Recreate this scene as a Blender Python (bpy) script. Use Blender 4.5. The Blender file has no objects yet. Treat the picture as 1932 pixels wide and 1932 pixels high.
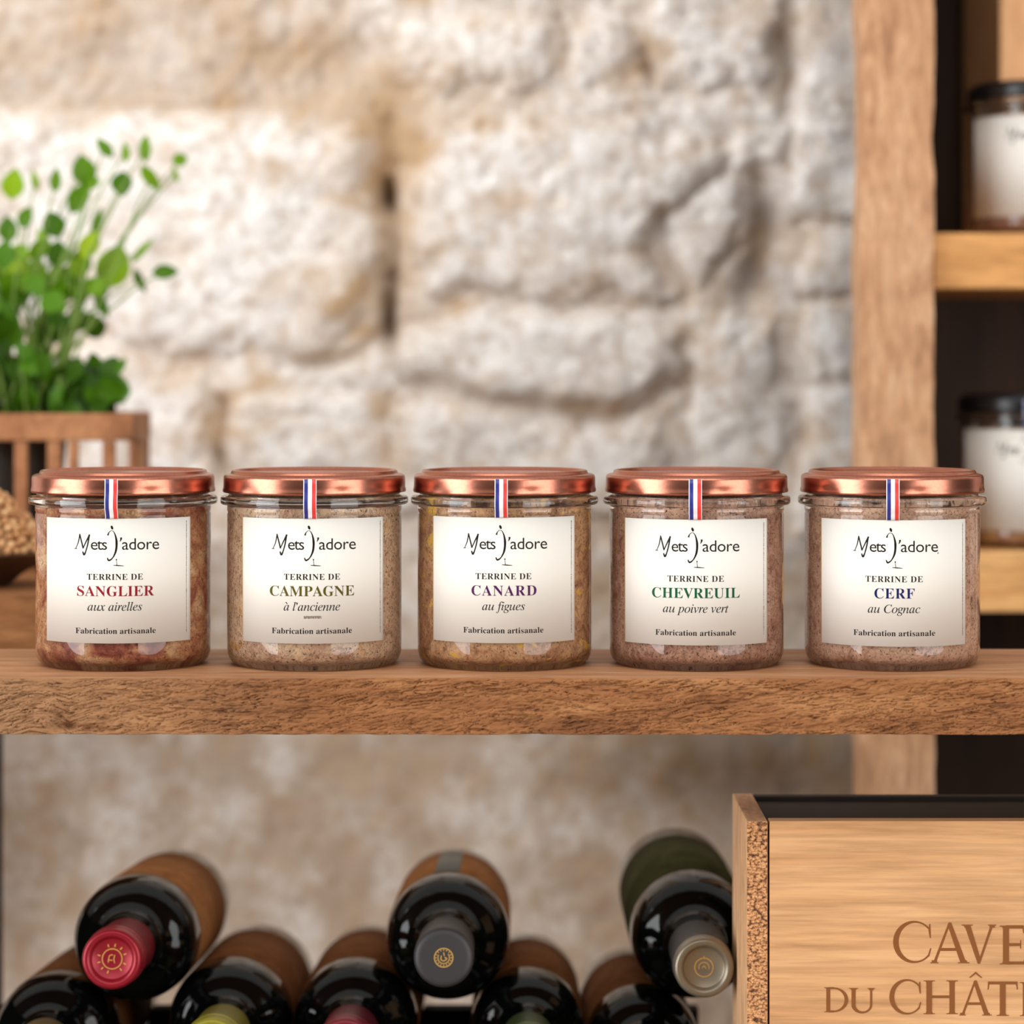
import bpy, bmesh, math, random
import numpy as np
from mathutils import Vector, Matrix

sc = bpy.context.scene
C = sc.collection
PI = math.pi
RND = random.Random(7)

# ------------------------------------------------------------------ camera
F = 5200.0                 # focal length in pixels of the 1932 px frame
HOR = 690.0                # horizon row
CZ = 0.1316                # camera height above the shelf top
CY = -1.22                 # camera is 1.22 m in front of the jars' axis line
cam_d = bpy.data.cameras.new('camera')
cam = bpy.data.objects.new('camera', cam_d)
C.objects.link(cam)
cam.location = (0, CY, CZ)
cam.rotation_euler = (PI / 2, 0, 0)
cam_d.sensor_width = 36.0
cam_d.lens = F / 1932 * 36.0
cam_d.shift_y = -(966 - HOR) / 1932
cam_d.clip_start = 0.05
cam_d.dof.use_dof = True
cam_d.dof.focus_distance = 1.192
cam_d.dof.aperture_fstop = 6.3
cam_d.dof.aperture_blades = 0
sc.camera = cam

# ------------------------------------------------------------------ world, light, exposure
w = bpy.data.worlds.new('world')
sc.world = w
w.use_nodes = True
nt = w.node_tree
bg = nt.nodes['Background']
tc = nt.nodes.new('ShaderNodeTexCoord')
sep = nt.nodes.new('ShaderNodeSeparateXYZ')
mr = nt.nodes.new('ShaderNodeMapRange')
mr.inputs['From Min'].default_value = -0.35
mr.inputs['From Max'].default_value = 0.7
rp = nt.nodes.new('ShaderNodeValToRGB')
rp.color_ramp.elements[0].color = (0.03, 0.024, 0.02, 1)
rp.color_ramp.elements[1].color = (0.78, 0.76, 0.74, 1)
e = rp.color_ramp.elements.new(0.50)
e.color = (0.14, 0.13, 0.12, 1)
e = rp.color_ramp.elements.new(0.75)
e.color = (0.54, 0.525, 0.51, 1)
nt.links.new(tc.outputs['Generated'], sep.inputs[0])
nt.links.new(sep.outputs['Z'], mr.inputs['Value'])
nt.links.new(mr.outputs[0], rp.inputs[0])
nt.links.new(rp.outputs[0], bg.inputs[0])
bg.inputs[1].default_value = 1.0


def area(name, loc, target, sx, sy, radiance, col):
    l = bpy.data.lights.new(name, 'AREA')
    l.shape = 'RECTANGLE'
    l.size = sx
    l.size_y = sy
    l.energy = radiance * sx * sy * PI
    l.color = col
    o = bpy.data.objects.new(name, l)
    o.location = loc
    d = Vector(target) - Vector(loc)
    o.rotation_euler = d.to_track_quat('-Z', 'Y').to_euler()
    C.objects.link(o)
    return o


area('daylight_left_window', (-2.8, -1.45, 0.4), (0, -1.1, 0.3), 2.3, 2.5, 6.4, (0.97, 0.985, 1.0))
area('daylight_right_window', (2.6, -2.9, 0.4), (0, -1.5, 0.3), 2.9, 2.5, 4.0, (1.0, 0.99, 0.975))
area('overhead_fill', (-0.2, -1.7, 2.2), (0, 0.3, 0), 3.0, 2.0, 2.2, (1.0, 0.975, 0.945))  # added overhead fill for the wall and shelf tops, not a fixture

vs = sc.view_settings
vs.view_transform = 'Standard'
vs.look = 'None'
vs.exposure = -0.01
vs.gamma = 1.0
vs.use_curve_mapping = False


# ------------------------------------------------------------------ helpers
def P(px, py, Z):
    return Vector(((px - 966) * Z / F, Z + CY, CZ - (py - HOR) * Z / F))


def srgb(r, g, b):
    def f(c):
        c /= 255.0
        return c / 12.92 if c <= 0.04045 else ((c + 0.055) / 1.055) ** 2.4
    return (f(r), f(g), f(b), 1)


def link(o, parent=None):
    C.objects.link(o)
    if parent is not None:
        o.parent = parent
    return o


def obj(name, me, mats=None, parent=None, smooth=False):
    if isinstance(me, bmesh.types.BMesh):
        bm = me
        me = bpy.data.meshes.new(name)
        bm.to_mesh(me)
        bm.free()
    if mats is not None:
        for m in (mats if isinstance(mats, (list, tuple)) else [mats]):
            me.materials.append(m)
    if smooth:
        me.polygons.foreach_set('use_smooth', [True] * len(me.polygons))
    o = bpy.data.objects.new(name, me)
    return link(o, parent)


def tag(o, label=None, cat=None, group=None, kind=None):
    if label: o['label'] = label
    if cat: o['category'] = cat
    if group: o['group'] = group
    if kind: o['kind'] = kind
    return o


def thing(name, loc, label, cat, group=None, rz=0.0):
    o = bpy.data.objects.new(name, None)
    o.empty_display_size = 0.01
    o.location = loc
    o.rotation_euler = (0, 0, rz)
    C.objects.link(o)
    return tag(o, label, cat, group)


def lathe(bm, prof, seg=96, mod=None, mat=0):
    """revolve a profile [(r, z)] about z; r = 0 ends become single points"""
    rings = []
    for r, z in prof:
        if r < 1e-7:
            rings.append([bm.verts.new((0, 0, z))])
        else:
            ring = []
            for i in range(seg):
                a = 2 * PI * i / seg
                rr = r if mod is None else mod(r, z, a)
                ring.append(bm.verts.new((rr * math.cos(a), rr * math.sin(a), z)))
            rings.append(ring)
    for a, b in zip(rings[:-1], rings[1:]):
        n = max(len(a), len(b))
        for i in range(n):
            j = (i + 1) % n
            if len(a) == 1 and len(b) == 1:
                continue
            if len(a) == 1:
                f = bm.faces.new((a[0], b[i], b[j]))
            elif len(b) == 1:
                f = bm.faces.new((a[i], a[j], b[0]))
            else:
                f = bm.faces.new((a[i], a[j], b[j], b[i]))
            f.material_index = mat
            f.smooth = True
    return rings


def smooth_prof(pts, n=3):
    """Chaikin corner cutting on an open profile, keeping the ends"""
    for _ in range(n):
        out = [pts[0]]
        for a, b in zip(pts[:-1], pts[1:]):
            out.append((a[0] * .75 + b[0] * .25, a[1] * .75 + b[1] * .25))
            out.append((a[0] * .25 + b[0] * .75, a[1] * .25 + b[1] * .75))
        out.append(pts[-1])
        pts = out
    return pts


def box(bm, x0, x1, y0, y1, z0, z1, bev=0.0, mat=0, seg=2):
    vs_ = [bm.verts.new(p) for p in ((x0, y0, z0), (x1, y0, z0), (x1, y1, z0), (x0, y1, z0),
                                     (x0, y0, z1), (x1, y0, z1), (x1, y1, z1), (x0, y1, z1))]
    fs = []
    for q in ((0, 3, 2, 1), (4, 5, 6, 7), (0, 1, 5, 4), (1, 2, 6, 5), (2, 3, 7, 6), (3, 0, 4, 7)):
        f = bm.faces.new([vs_[i] for i in q])
        f.material_index = mat
        fs.append(f)
    if bev > 0:
        eds = list({e for f in fs for e in f.edges})
        bmesh.ops.bevel(bm, geom=eds, offset=bev, segments=seg, affect='EDGES', profile=0.6)


def boxo(name, x0, x1, y0, y1, z0, z1, m, parent=None, bev=0.001):
    bm = bmesh.new()
    box(bm, x0, x1, y0, y1, z0, z1, bev)
    return obj(name, bm, m, parent)


def tube(bm, pts, rad, seg=8):
    pts = [Vector(p) for p in pts]
    if not isinstance(rad, (list, tuple)):
        rad = [rad] * len(pts)
    rings = []
    for i, p in enumerate(pts):
        d = (pts[min(i + 1, len(pts) - 1)] - pts[max(i - 1, 0)]).normalized()
        u = d.cross(Vector((0.31, 0.9, 0.23))).normalized()
        v = d.cross(u)
        rings.append([bm.verts.new(p + (u * math.cos(2 * PI * k / seg) + v * math.sin(2 * PI * k / seg)) * rad[i]) for k in range(seg)])
    for a, b in zip(rings[:-1], rings[1:]):
        for k in range(seg):
            f = bm.faces.new((a[k], a[(k + 1) % seg], b[(k + 1) % seg], b[k]))
            f.smooth = True
    bm.faces.new(rings[0][::-1])
    bm.faces.new(rings[-1])


# ---- numpy noise
def _hash(ix, iy, s):
    h = (ix.astype(np.int64) * 374761393 + iy.astype(np.int64) * 668265263 + s * 1274126177) & 0x7fffffff
    h = ((h ^ (h >> 13)) * 1274126177) & 0x7fffffff
    return ((h ^ (h >> 16)) & 0xffff) / 65535.0


def vnoise(x, y, s=0):
    x0 = np.floor(x); y0 = np.floor(y)
    fx = x - x0; fy = y - y0
    fx = fx * fx * fx * (fx * (fx * 6 - 15) + 10); fy = fy * fy * fy * (fy * (fy * 6 - 15) + 10)
    a = _hash(x0, y0, s); b = _hash(x0 + 1, y0, s); c = _hash(x0, y0 + 1, s); d = _hash(x0 + 1, y0 + 1, s)
    return (a + (b - a) * fx) * (1 - fy) + (c + (d - c) * fx) * fy


def fbm(x, y, o=4, s=0, g=0.5):
    t = 0; a = 1.0; n = 0
    for i in range(o):
        t = t + a * vnoise(x * 2 ** i + 17.3 * i, y * 2 ** i + 9.1 * i, s + i * 31)
        n += a; a *= g
    return t / n


def sstep(a, b, x):
    t = np.clip((x - a) / (b - a), 0, 1)
    return t * t * (3 - 2 * t)


# ---- materials
def new_mat(name):
    m = bpy.data.materials.new(name)
    m.use_nodes = True
    t = m.node_tree
    return m, t, t.nodes['Principled BSDF']


def plain(name, col, rough=0.5, metal=0.0, spec=0.5, coat=0.0):
    m, t, b = new_mat(name)
    b.inputs['Base Color'].default_value = col
    b.inputs['Roughness'].default_value = rough
    b.inputs['Metallic'].default_value = metal
    b.inputs['Specular IOR Level'].default_value = spec
    b.inputs['Coat Weight'].default_value = coat
    return m


def nodes_tex(t, scale, detail=4, rough=0.55, stretch=(1, 1, 1), rot=(0, 0, 0), distortion=0.0, coord='Object', loc=(0, 0, 0)):
    tcn = t.nodes.new('ShaderNodeTexCoord')
    mp = t.nodes.new('ShaderNodeMapping')
    mp.inputs['Scale'].default_value = stretch
    mp.inputs['Rotation'].default_value = rot
    mp.inputs['Location'].default_value = loc
    n = t.nodes.new('ShaderNodeTexNoise')
    n.inputs['Scale'].default_value = scale
    n.inputs['Detail'].default_value = detail
    n.inputs['Roughness'].default_value = rough
    n.inputs['Distortion'].default_value = distortion
    t.links.new(tcn.outputs[coord], mp.inputs[0])
    t.links.new(mp.outputs[0], n.inputs['Vector'])
    return n


def ramp(t, src, stops):
    r = t.nodes.new('ShaderNodeValToRGB')
    els = r.color_ramp.elements
    els[0].position, els[0].color = stops[0]
    els[1].position, els[1].color = stops[-1]
    for p, c in stops[1:-1]:
        el = els.new(p); el.color = c
    t.links.new(src, r.inputs[0])
    return r


def mix(t, fac, a, b, mode='MIX'):
    n = t.nodes.new('ShaderNodeMix')
    n.data_type = 'RGBA'
    n.blend_type = mode
    for s, v in ((n.inputs[0], fac), (n.inputs[6], a), (n.inputs[7], b)):
        if hasattr(v, 'node'):
            t.links.new(v, s)
        else:
            s.default_value = v
    return n.outputs[2]


def bump(t, b, src, strength, dist):
    n = t.nodes.new('ShaderNodeBump')
    n.inputs['Strength'].default_value = strength
    n.inputs['Distance'].default_value = dist
    t.links.new(src, n.inputs['Height'])
    t.links.new(n.outputs[0], b.inputs['Normal'])
    return n


def wood(name, cols, stretch, scale=30.0, rough=0.6, bstr=0.4, bdist=0.0004, fine=8.0, distortion=0.6, loc=(0, 0, 0), coord='Object', rot=(0, 0, 0), spec=0.3):
    """cols = dark, mid, light; stretch squeezes the grain along one axis"""
    m, t, b = new_mat(name)
    n1 = nodes_tex(t, scale, 5, 0.6, stretch, rot, distortion, coord, loc)
    n2 = nodes_tex(t, scale * fine, 4, 0.65, stretch, rot, 0.2, coord, loc)
    r1 = ramp(t, n1.outputs[0], [(0.28, cols[0]), (0.5, cols[1]), (0.72, cols[2])])
    r2 = ramp(t, n2.outputs[0], [(0.3, (0.62, 0.58, 0.54, 1)), (0.62, (1.06, 1.06, 1.06, 1))])
    c = mix(t, 0.8, r1.outputs[0], r2.outputs[0], 'MULTIPLY')
    t.links.new(c, b.inputs['Base Color'])
    b.inputs['Roughness'].default_value = rough
    b.inputs['Specular IOR Level'].default_value = spec
    bump(t, b, n2.outputs[0], bstr, bdist)
    return m


M = {}
M['shelf'] = wood('oak_shelf', (srgb(140, 94, 62), srgb(174, 124, 86), srgb(194, 148, 108)), (0.10, 1, 1), 110, 0.6, 0.3, 0.0003, 6)
M['rack_dark'] = wood('dark_rack_wood', (srgb(30, 22, 16), srgb(48, 36, 26), srgb(66, 50, 36)), (1, 1, 0.1), 60, 0.7)
M['ledge'] = wood('ledge_wood', (srgb(90, 62, 40), srgb(125, 88, 58), srgb(150, 108, 74)), (0.1, 1, 1), 60, 0.6)
M['post'] = wood('weathered_post', (srgb(160, 116, 84), srgb(198, 152, 114), srgb(218, 178, 142)), (1, 1, 0.22), 75, 0.75, 0.6, 0.001, 5, 1.2)
M['honey'] = wood('honey_wood', (srgb(196, 138, 78), srgb(217, 160, 98), srgb(228, 178, 118)), (0.1, 1, 1), 55, 0.55)
M['orange'] = wood('orange_wood', (srgb(232, 170, 116), srgb(242, 186, 132), srgb(246, 196, 146)), (1, 1, 0.1), 40, 0.5)
M['dark_brown'] = wood('dark_brown_board', (srgb(40, 25, 14), srgb(58, 38, 22), srgb(74, 50, 30)), (1, 1, 0.1), 40, 0.6)
M['basket'] = wood('basket_wood', (srgb(128, 82, 52), srgb(166, 112, 74), srgb(190, 136, 94)), (0.25, 1, 0.25), 80, 0.65)
M['bowl'] = wood('walnut_bowl', (srgb(46, 28, 18), srgb(70, 45, 30), srgb(92, 62, 42)), (0.2, 1, 1), 80, 0.5)
M['block'] = wood('block_wood', (srgb(112, 70, 40), srgb(146, 96, 56), srgb(166, 116, 72)), (0.15, 1, 1), 60, 0.6)
M['floor'] = wood('floor_wood', (srgb(150, 128, 106), srgb(172, 150, 126), srgb(190, 168, 144)), (1, 0.1, 1), 12, 0.55)
M['paper'] = plain('label_paper', srgb(224, 220, 212), 0.55, 0, 0.3)
M['gold'] = plain('gilt_edge', srgb(232, 205, 140), 0.4, 0.3)
M['ink'] = plain('black_ink', srgb(16, 11, 9), 0.6, 0, 0.2)
M['grey_ink'] = plain('grey_ink', srgb(120, 108, 96), 0.6)
M['white'] = plain('ribbon_white', srgb(238, 238, 242), 0.35)
M['blue'] = plain('ribbon_blue', srgb(44, 48, 128), 0.35)
M['red'] = plain('ribbon_red', srgb(226, 62, 58), 0.35)
M['black_lid'] = plain('black_lacquer', srgb(18, 19, 22), 0.3)
M['kraft'] = wood('kraft_label', (srgb(122, 78, 44), srgb(140, 92, 54), srgb(154, 106, 66)), (1, 0.5, 1), 50, 0.85, 0.1, spec=0.05)
M['kraft_dark'] = wood('brown_label', (srgb(100, 62, 36), srgb(114, 72, 42), srgb(126, 82, 50)), (1, 0.5, 1), 50, 0.85, 0.1, spec=0.05)
M['olive_label'] = wood('olive_label', (srgb(42, 41, 20), srgb(54, 53, 28), srgb(66, 65, 36)), (1, 0.5, 1), 50, 0.85, 0.1, spec=0.05)
M['band'] = plain('grey_band', srgb(74, 72, 64), 0.5)
M['bottle'] = plain('black_bottle_glass', (0.0015, 0.002, 0.0018, 1), 0.05, 0, 0.32)
M['cap_red'] = plain('red_capsule', srgb(146, 20, 38), 0.34, 0.35)
M['cap_grey'] = plain('charcoal_capsule', srgb(46, 45, 46), 0.5, 0.0)
M['cap_silver'] = plain('pewter_capsule', srgb(134, 124, 106), 0.36, 0.55)
M['cap_tan'] = plain('tan_capsule', srgb(150, 128, 84), 0.45, 0.3)
M['cap_olive'] = plain('olive_capsule', srgb(140, 132, 36), 0.4, 0.3)
M['cap_wine'] = plain('wine_capsule', srgb(112, 24, 38), 0.4, 0.3)
M['cap_green'] = plain('green_capsule', srgb(70, 88, 42), 0.4, 0.3)
M['cap_plum'] = plain('plum_capsule', srgb(84, 30, 42), 0.4, 0.3)
M['emblem_gold'] = plain('emblem_gold', srgb(214, 168, 84), 0.4, 0.2)
M['burn'] = plain('burnt_lettering', srgb(128, 78, 38), 0.7, 0, 0.2)
M['felt'] = wood('dark_sliding_lid', (srgb(26, 18, 14), srgb(38, 28, 22), srgb(52, 38, 32)), (0.1, 1, 1), 60, 0.7)
M['crate'] = wood('pine_crate', (srgb(194, 144, 98), srgb(208, 160, 113), srgb(217, 172, 127)), (0.05, 1, 1), 95, 0.55, 0.1, 0.0002, 3, 0.5, rot=(0, -0.07, 0))
M['crate_side'] = wood('pine_crate_side', (srgb(196, 146, 104), srgb(216, 170, 126), srgb(228, 186, 144)), (1, 0.3, 0.12), 55, 0.6, 0.2)
M['pot'] = plain('dark_pot', srgb(52, 44, 36), 0.6)
M['soil'] = plain('soil', srgb(40, 30, 22), 0.9)
M['stem'] = plain('plant_stem', srgb(120, 150, 60), 0.5)


def chipboard():
    m, t, b = new_mat('chipboard_edge')
    v = t.nodes.new('ShaderNodeTexVoronoi')
    v.inputs['Scale'].default_value = 620
    v.inputs['Randomness'].default_value = 1
    tcn = t.nodes.new('ShaderNodeTexCoord')
    mp = t.nodes.new('ShaderNodeMapping')
    mp.inputs['Scale'].default_value = (1, 1, 1.5)
    t.links.new(tcn.outputs['Object'], mp.inputs[0]); t.links.new(mp.outputs[0], v.inputs['Vector'])
    n = nodes_tex(t, 900, 4, 0.6)
    r1 = ramp(t, v.outputs['Distance'], [(0.25, srgb(214, 160, 110)), (0.6, srgb(186, 128, 78)), (0.85, srgb(92, 56, 32))])
    r2 = ramp(t, n.outputs[0], [(0.38, srgb(80, 50, 30)), (0.5, srgb(255, 255, 255))])
    t.links.new(mix(t, 0.8, r1.outputs[0], r2.outputs[0], 'MULTIPLY'), b.inputs['Base Color'])
    b.inputs['Roughness'].default_value = 0.8
    bump(t, b, v.outputs['Distance'], 0.6, 0.0006)
    return m


M['chip'] = chipboard()


def copper():
    m, t, b = new_mat('copper_lid')
    n = nodes_tex(t, 700, 3, 0.6)
    r = ramp(t, n.outputs[0], [(0.3, srgb(176, 112, 92)), (0.7, srgb(188, 122, 100))])
    t.links.new(r.outputs[0], b.inputs['Base Color'])
    b.inputs['Metallic'].default_value = 1.0
    b.inputs['Roughness'].default_value = 0.27
    bump(t, b, n.outputs[0], 0.05, 0.0001)
    return m


M['copper'] = copper()


def glass(name, col):
    m, t, b = new_mat(name)
    b.inputs['Base Color'].default_value = col
    b.inputs['Roughness'].default_value = 0.0
    b.inputs['IOR'].default_value = 1.46
    b.inputs['Transmission Weight'].default_value = 1.0
    return m


M['glass'] = glass('jar_glass', (0.985, 0.995, 0.985, 1))


def terrine(name, stops, speck, speck_amt, scale=170, seed=0.0, chunks=None):
    m, t, b = new_mat(name)
    n1 = nodes_tex(t, scale, 6, 0.62, (1, 1, 1), (0, 0, 0), 0.9, 'Object', (seed, seed * .7, -seed))
    r1 = ramp(t, n1.outputs[0], stops)
    n2 = nodes_tex(t, 950, 3, 0.6, (1, 1, 1), (0, 0, 0), 0.4, 'Object', (seed, 0, seed))
    r2 = ramp(t, n2.outputs[0], [(speck_amt - 0.05, (1, 1, 1, 1)), (speck_amt + 0.03, (0, 0, 0, 1))])
    n4 = nodes_tex(t, 420, 4, 0.7, (1, 1, 1), (0, 0, 0), 1.2, 'Object', (seed * 2, 3, 0))
    r4 = ramp(t, n4.outputs[0], [(0.34, (0.42, 0.34, 0.30, 1)), (0.48, (0.98, 0.97, 0.96, 1)), (0.68, (1.22, 1.2, 1.17, 1))])
    c = mix(t, 0.85, r1.outputs[0], r4.outputs[0], 'MULTIPLY')
    if chunks:
        n3 = nodes_tex(t, 120, 2, 0.5, (1, 1, 1), (0, 0, 0), 0.6, 'Object', (seed * 3, 1, 5))
        r3 = ramp(t, n3.outputs[0], [(chunks[0], (0, 0, 0, 1)), (chunks[0] + 0.04, (1, 1, 1, 1))])
        c = mix(t, r3.outputs[0], c, chunks[1])
    c = mix(t, r2.outputs[0], speck, c)
    t.links.new(c, b.inputs['Base Color'])
    b.inputs['Roughness'].default_value = 0.45
    b.inputs['Specular IOR Level'].default_value = 0.3
    bump(t, b, n4.outputs[0], 0.4, 0.0006)
    return m


TERR = [
    terrine('wild_boar_terrine', [(0.32, srgb(128, 58, 44)), (0.44, srgb(174, 102, 76)), (0.54, srgb(208, 150, 106)), (0.66, srgb(234, 194, 150))], srgb(96, 52, 38), 0.65, 75, 1.3),
    terrine('country_terrine', [(0.3, srgb(172, 122, 96)), (0.44, srgb(220, 180, 148)), (0.58, srgb(236, 204, 170)), (0.70, srgb(224, 166, 100))], srgb(88, 58, 44), 0.63, 85, 4.1),
    terrine('duck_terrine', [(0.3, srgb(142, 88, 58)), (0.44, srgb(200, 148, 108)), (0.56, srgb(222, 176, 132)), (0.7, srgb(212, 148, 84))], srgb(84, 54, 38), 0.645, 80, 7.7, (0.61, srgb(244, 194, 92))),
    terrine('venison_terrine', [(0.3, srgb(146, 96, 78)), (0.44, srgb(196, 148, 124)), (0.58, srgb(214, 172, 146)), (0.70, srgb(182, 122, 92))], srgb(80, 48, 38), 0.63, 85, 9.2),
    terrine('stag_terrine', [(0.3, srgb(178, 124, 98)), (0.44, srgb(218, 174, 146)), (0.58, srgb(230, 190, 162)), (0.70, srgb(206, 150, 112))], srgb(98, 62, 48), 0.64, 85, 12.4),
]
NAMEINK = [plain('crimson_ink', srgb(132, 10, 30), 0.6, 0, 0.2), plain('olive_ink', srgb(82, 76, 10), 0.6, 0, 0.2), plain('purple_ink', srgb(72, 18, 76), 0.6, 0, 0.2),
           plain('green_ink', srgb(4, 80, 50), 0.6, 0, 0.2), plain('navy_ink', srgb(8, 22, 88), 0.6, 0, 0.2)]


# ------------------------------------------------------------------ lettering
def sty(s, k):
    up, lo = {'b': (0x1d400, 0x1d41a), 'i': (0x1d434, 0x1d44e)}[k]
    o = ''
    for c in s:
        if k == 'i' and c == 'h': o += '\u210e'
        elif 'A' <= c <= 'Z': o += chr(up + ord(c) - 65)
        elif 'a' <= c <= 'z': o += chr(lo + ord(c) - 97)
        else: o += c
    return o


_dg = None


def text_raw(body, space=1.0, offset=0.0):
    cu = bpy.data.curves.new('txt', 'FONT')
    cu.body = body
    cu.space_character = space
    cu.offset = offset
    cu.resolution_u = 4
    o = bpy.data.objects.new('txt', cu)
    C.objects.link(o)
    dg = bpy.context.evaluated_depsgraph_get()
    dg.update()
    me = bpy.data.meshes.new_from_object(o.evaluated_get(dg))
    vs_ = [(v.co.x, v.co.y) for v in me.vertices]
    fs = [tuple(p.vertices) for p in me.polygons]
    bpy.data.objects.remove(o)
    bpy.data.curves.remove(cu)
    bpy.data.meshes.remove(me)
    return vs_, fs


def text_fit(body, ref, ref_h, x0, x1, base, offset=0.0):
    """lay out text with reference glyph height ref_h, letter spacing chosen to run from x0 to x1"""
    rv, _ = text_raw(ref)
    ys = [v[1] for v in rv]
    s = ref_h / (max(ys) - min(ys))
    W = (x1 - x0) / s

    def width(sp):
        v, f = text_raw(body, sp, offset)
        xs = [p[0] for p in v]
        return max(xs) - min(xs), v, f
    w1 = width(1.0)[0]; w2 = width(1.3)[0]
    sp = 1.0 + 0.3 * (W - w1) / (w2 - w1) if abs(w2 - w1) > 1e-6 else 1.0
    sp = max(0.8, min(1.9, sp))
    wd, v, f = width(sp)
    xm = min(p[0] for p in v)
    kx = (x1 - x0) / wd
    return [(x0 + (p[0] - xm) * kx, base + p[1] * s) for p in v], f


def stroke(pts, widths, sub=6):
    """a brush stroke: Catmull-Rom through pts with a width at each"""
    n = len(pts)
    P_, W_ = [], []
    for i in range(n - 1):
        p0 = pts[max(i - 1, 0)]; p1 = pts[i]; p2 = pts[i + 1]; p3 = pts[min(i + 2, n - 1)]
        for k in range(sub):
            t = k / sub
            P_.append(tuple(0.5 * (2 * p1[j] + (p2[j] - p0[j]) * t + (2 * p0[j] - 5 * p1[j] + 4 * p2[j] - p3[j]) * t * t + (3 * p1[j] - p0[j] - 3 * p2[j] + p3[j]) * t ** 3) for j in (0, 1)))
            W_.append(widths[i] + (widths[i + 1] - widths[i]) * t)
    P_.append(pts[-1]); W_.append(widths[-1])
    v, f = [], []
    for i, p in enumerate(P_):
        a = P_[max(i - 1, 0)]; b = P_[min(i + 1, len(P_) - 1)]
        dx, dy = b[0] - a[0], b[1] - a[1]
        L = math.hypot(dx, dy) or 1
        nx, ny = -dy / L * W_[i] / 2, dx / L * W_[i] / 2
        v += [(p[0] + nx, p[1] + ny), (p[0] - nx, p[1] - ny)]
        if i:
            k = 2 * i
            f.append((k - 2, k - 1, k + 1, k))
    return v, f


def disc(cx, cy, rx, ry, rot=0.0, n=14):
    v = []
    for i in range(n):
        a = 2 * PI * i / n
        x, y = rx * math.cos(a), ry * math.sin(a)
        v.append((cx + x * math.cos(rot) - y * math.sin(rot), cy + x * math.sin(rot) + y * math.cos(rot)))
    return v, [tuple(range(n))]


def ringp(cx, cy, r, wd, a0=0.0, a1=360.0, n=28):
    v, f = [], []
    for i in range(n + 1):
        a = math.radians(a0 + (a1 - a0) * i / n)
        v += [(cx + (r + wd / 2) * math.cos(a), cy + (r + wd / 2) * math.sin(a)), (cx + (r - wd / 2) * math.cos(a), cy + (r - wd / 2) * math.sin(a))]
        if i:
            k = 2 * i
            f.append((k - 2, k - 1, k + 1, k))
    return v, f


def logo(e_center, dy=0.0):
    """the house mark in the same crop units as the jar labels, origin = body centre column, y down"""
    S = []
    c = e_center
    # M: thin leg, V, heavy leg with a tail
    S.append(stroke([(c - 320, 747 + dy), (c - 300, 700 + dy), (c - 287, 633 + dy)], [4, 7, 9]))
    S.append(stroke([(c - 328, 746 + dy), (c - 308, 745 + dy)], [5, 5]))
    S.append(stroke([(c - 289, 634 + dy), (c - 275, 690 + dy), (c - 262, 743 + dy)], [9, 10, 11]))
    S.append(stroke([(c - 264, 743 + dy), (c - 240, 690 + dy), (c - 214, 638 + dy)], [6, 9, 12]))
    S.append(stroke([(c - 216, 636 + dy), (c - 228, 710 + dy), (c - 243, 765 + dy), (c - 256, 790 + dy), (c - 266, 766 + dy)], [12, 10, 9, 15, 8]))
    # J: head, hook, long brush body, foot
    S.append(disc(c - 47, 583 + dy, 9, 16, -0.35 + PI * 0))
    S.append(stroke([(c - 78, 642 + dy), (c - 68, 618 + dy), (c - 46, 606 + dy), (c - 26, 630 + dy), (c - 13, 690 + dy), (c - 18, 760 + dy), (c - 42, 812 + dy), (c - 70, 832 + dy), (c - 82, 812 + dy)],
                    [14, 5, 3, 8, 17, 15, 8, 13, 7]))
    # apostrophe
    S.append(stroke([(c + 20, 658 + dy), (c + 21, 670 + dy), (c + 12, 690 + dy)], [15, 13, 3]))
    # little figure
    S.append(disc(c - 14, 826 + dy, 5, 6))
    S.append(stroke([(c - 14, 832 + dy), (c - 12, 852 + dy), (c - 10, 868 + dy)], [3, 4, 5]))
    S.append(stroke([(c - 36, 869 + dy), (c + 0, 871 + dy), (c + 42, 874 + dy)], [4, 8, 3]))
    return S


def add_flat(bm, v, f, fn, mat):
    vv = [bm.verts.new(fn(p)) for p in v]
    for q in f:
        try:
            fc = bm.faces.new([vv[i] for i in q])
            fc.material_index = mat
        except ValueError:
            pass


# ------------------------------------------------------------------ the terrine jar
MM = 0.001
RB = 38.5 * MM
JAR_OUT = [(0, 1.4), (26, 1.4), (30, 0.4), (31.5, 0), (33.2, 0.05), (35.6, 0.7), (37.4, 2.4), (38.25, 4.8), (38.5, 7.6), (38.5, 30), (38.5, 66.2), (38.25, 66.9), (38.2, 67.3),
           (38.55, 67.9), (38.6, 69.6), (38.3, 70.4), (40.9, 70.7), (41.4, 71.2), (41.5, 72.4), (41.4, 73.6), (40.9, 74.1), (38.4, 74.4), (37.8, 74.9), (37.8, 79.2), (37.3, 80.0), (36.3, 80.0)]
JAR_IN = [(35.6, 79.4), (35.5, 75), (35.8, 71.5), (36.2, 67), (36.2, 9), (35.7, 6.2), (33.8, 4.4), (28, 3.9), (0, 3.9)]


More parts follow.
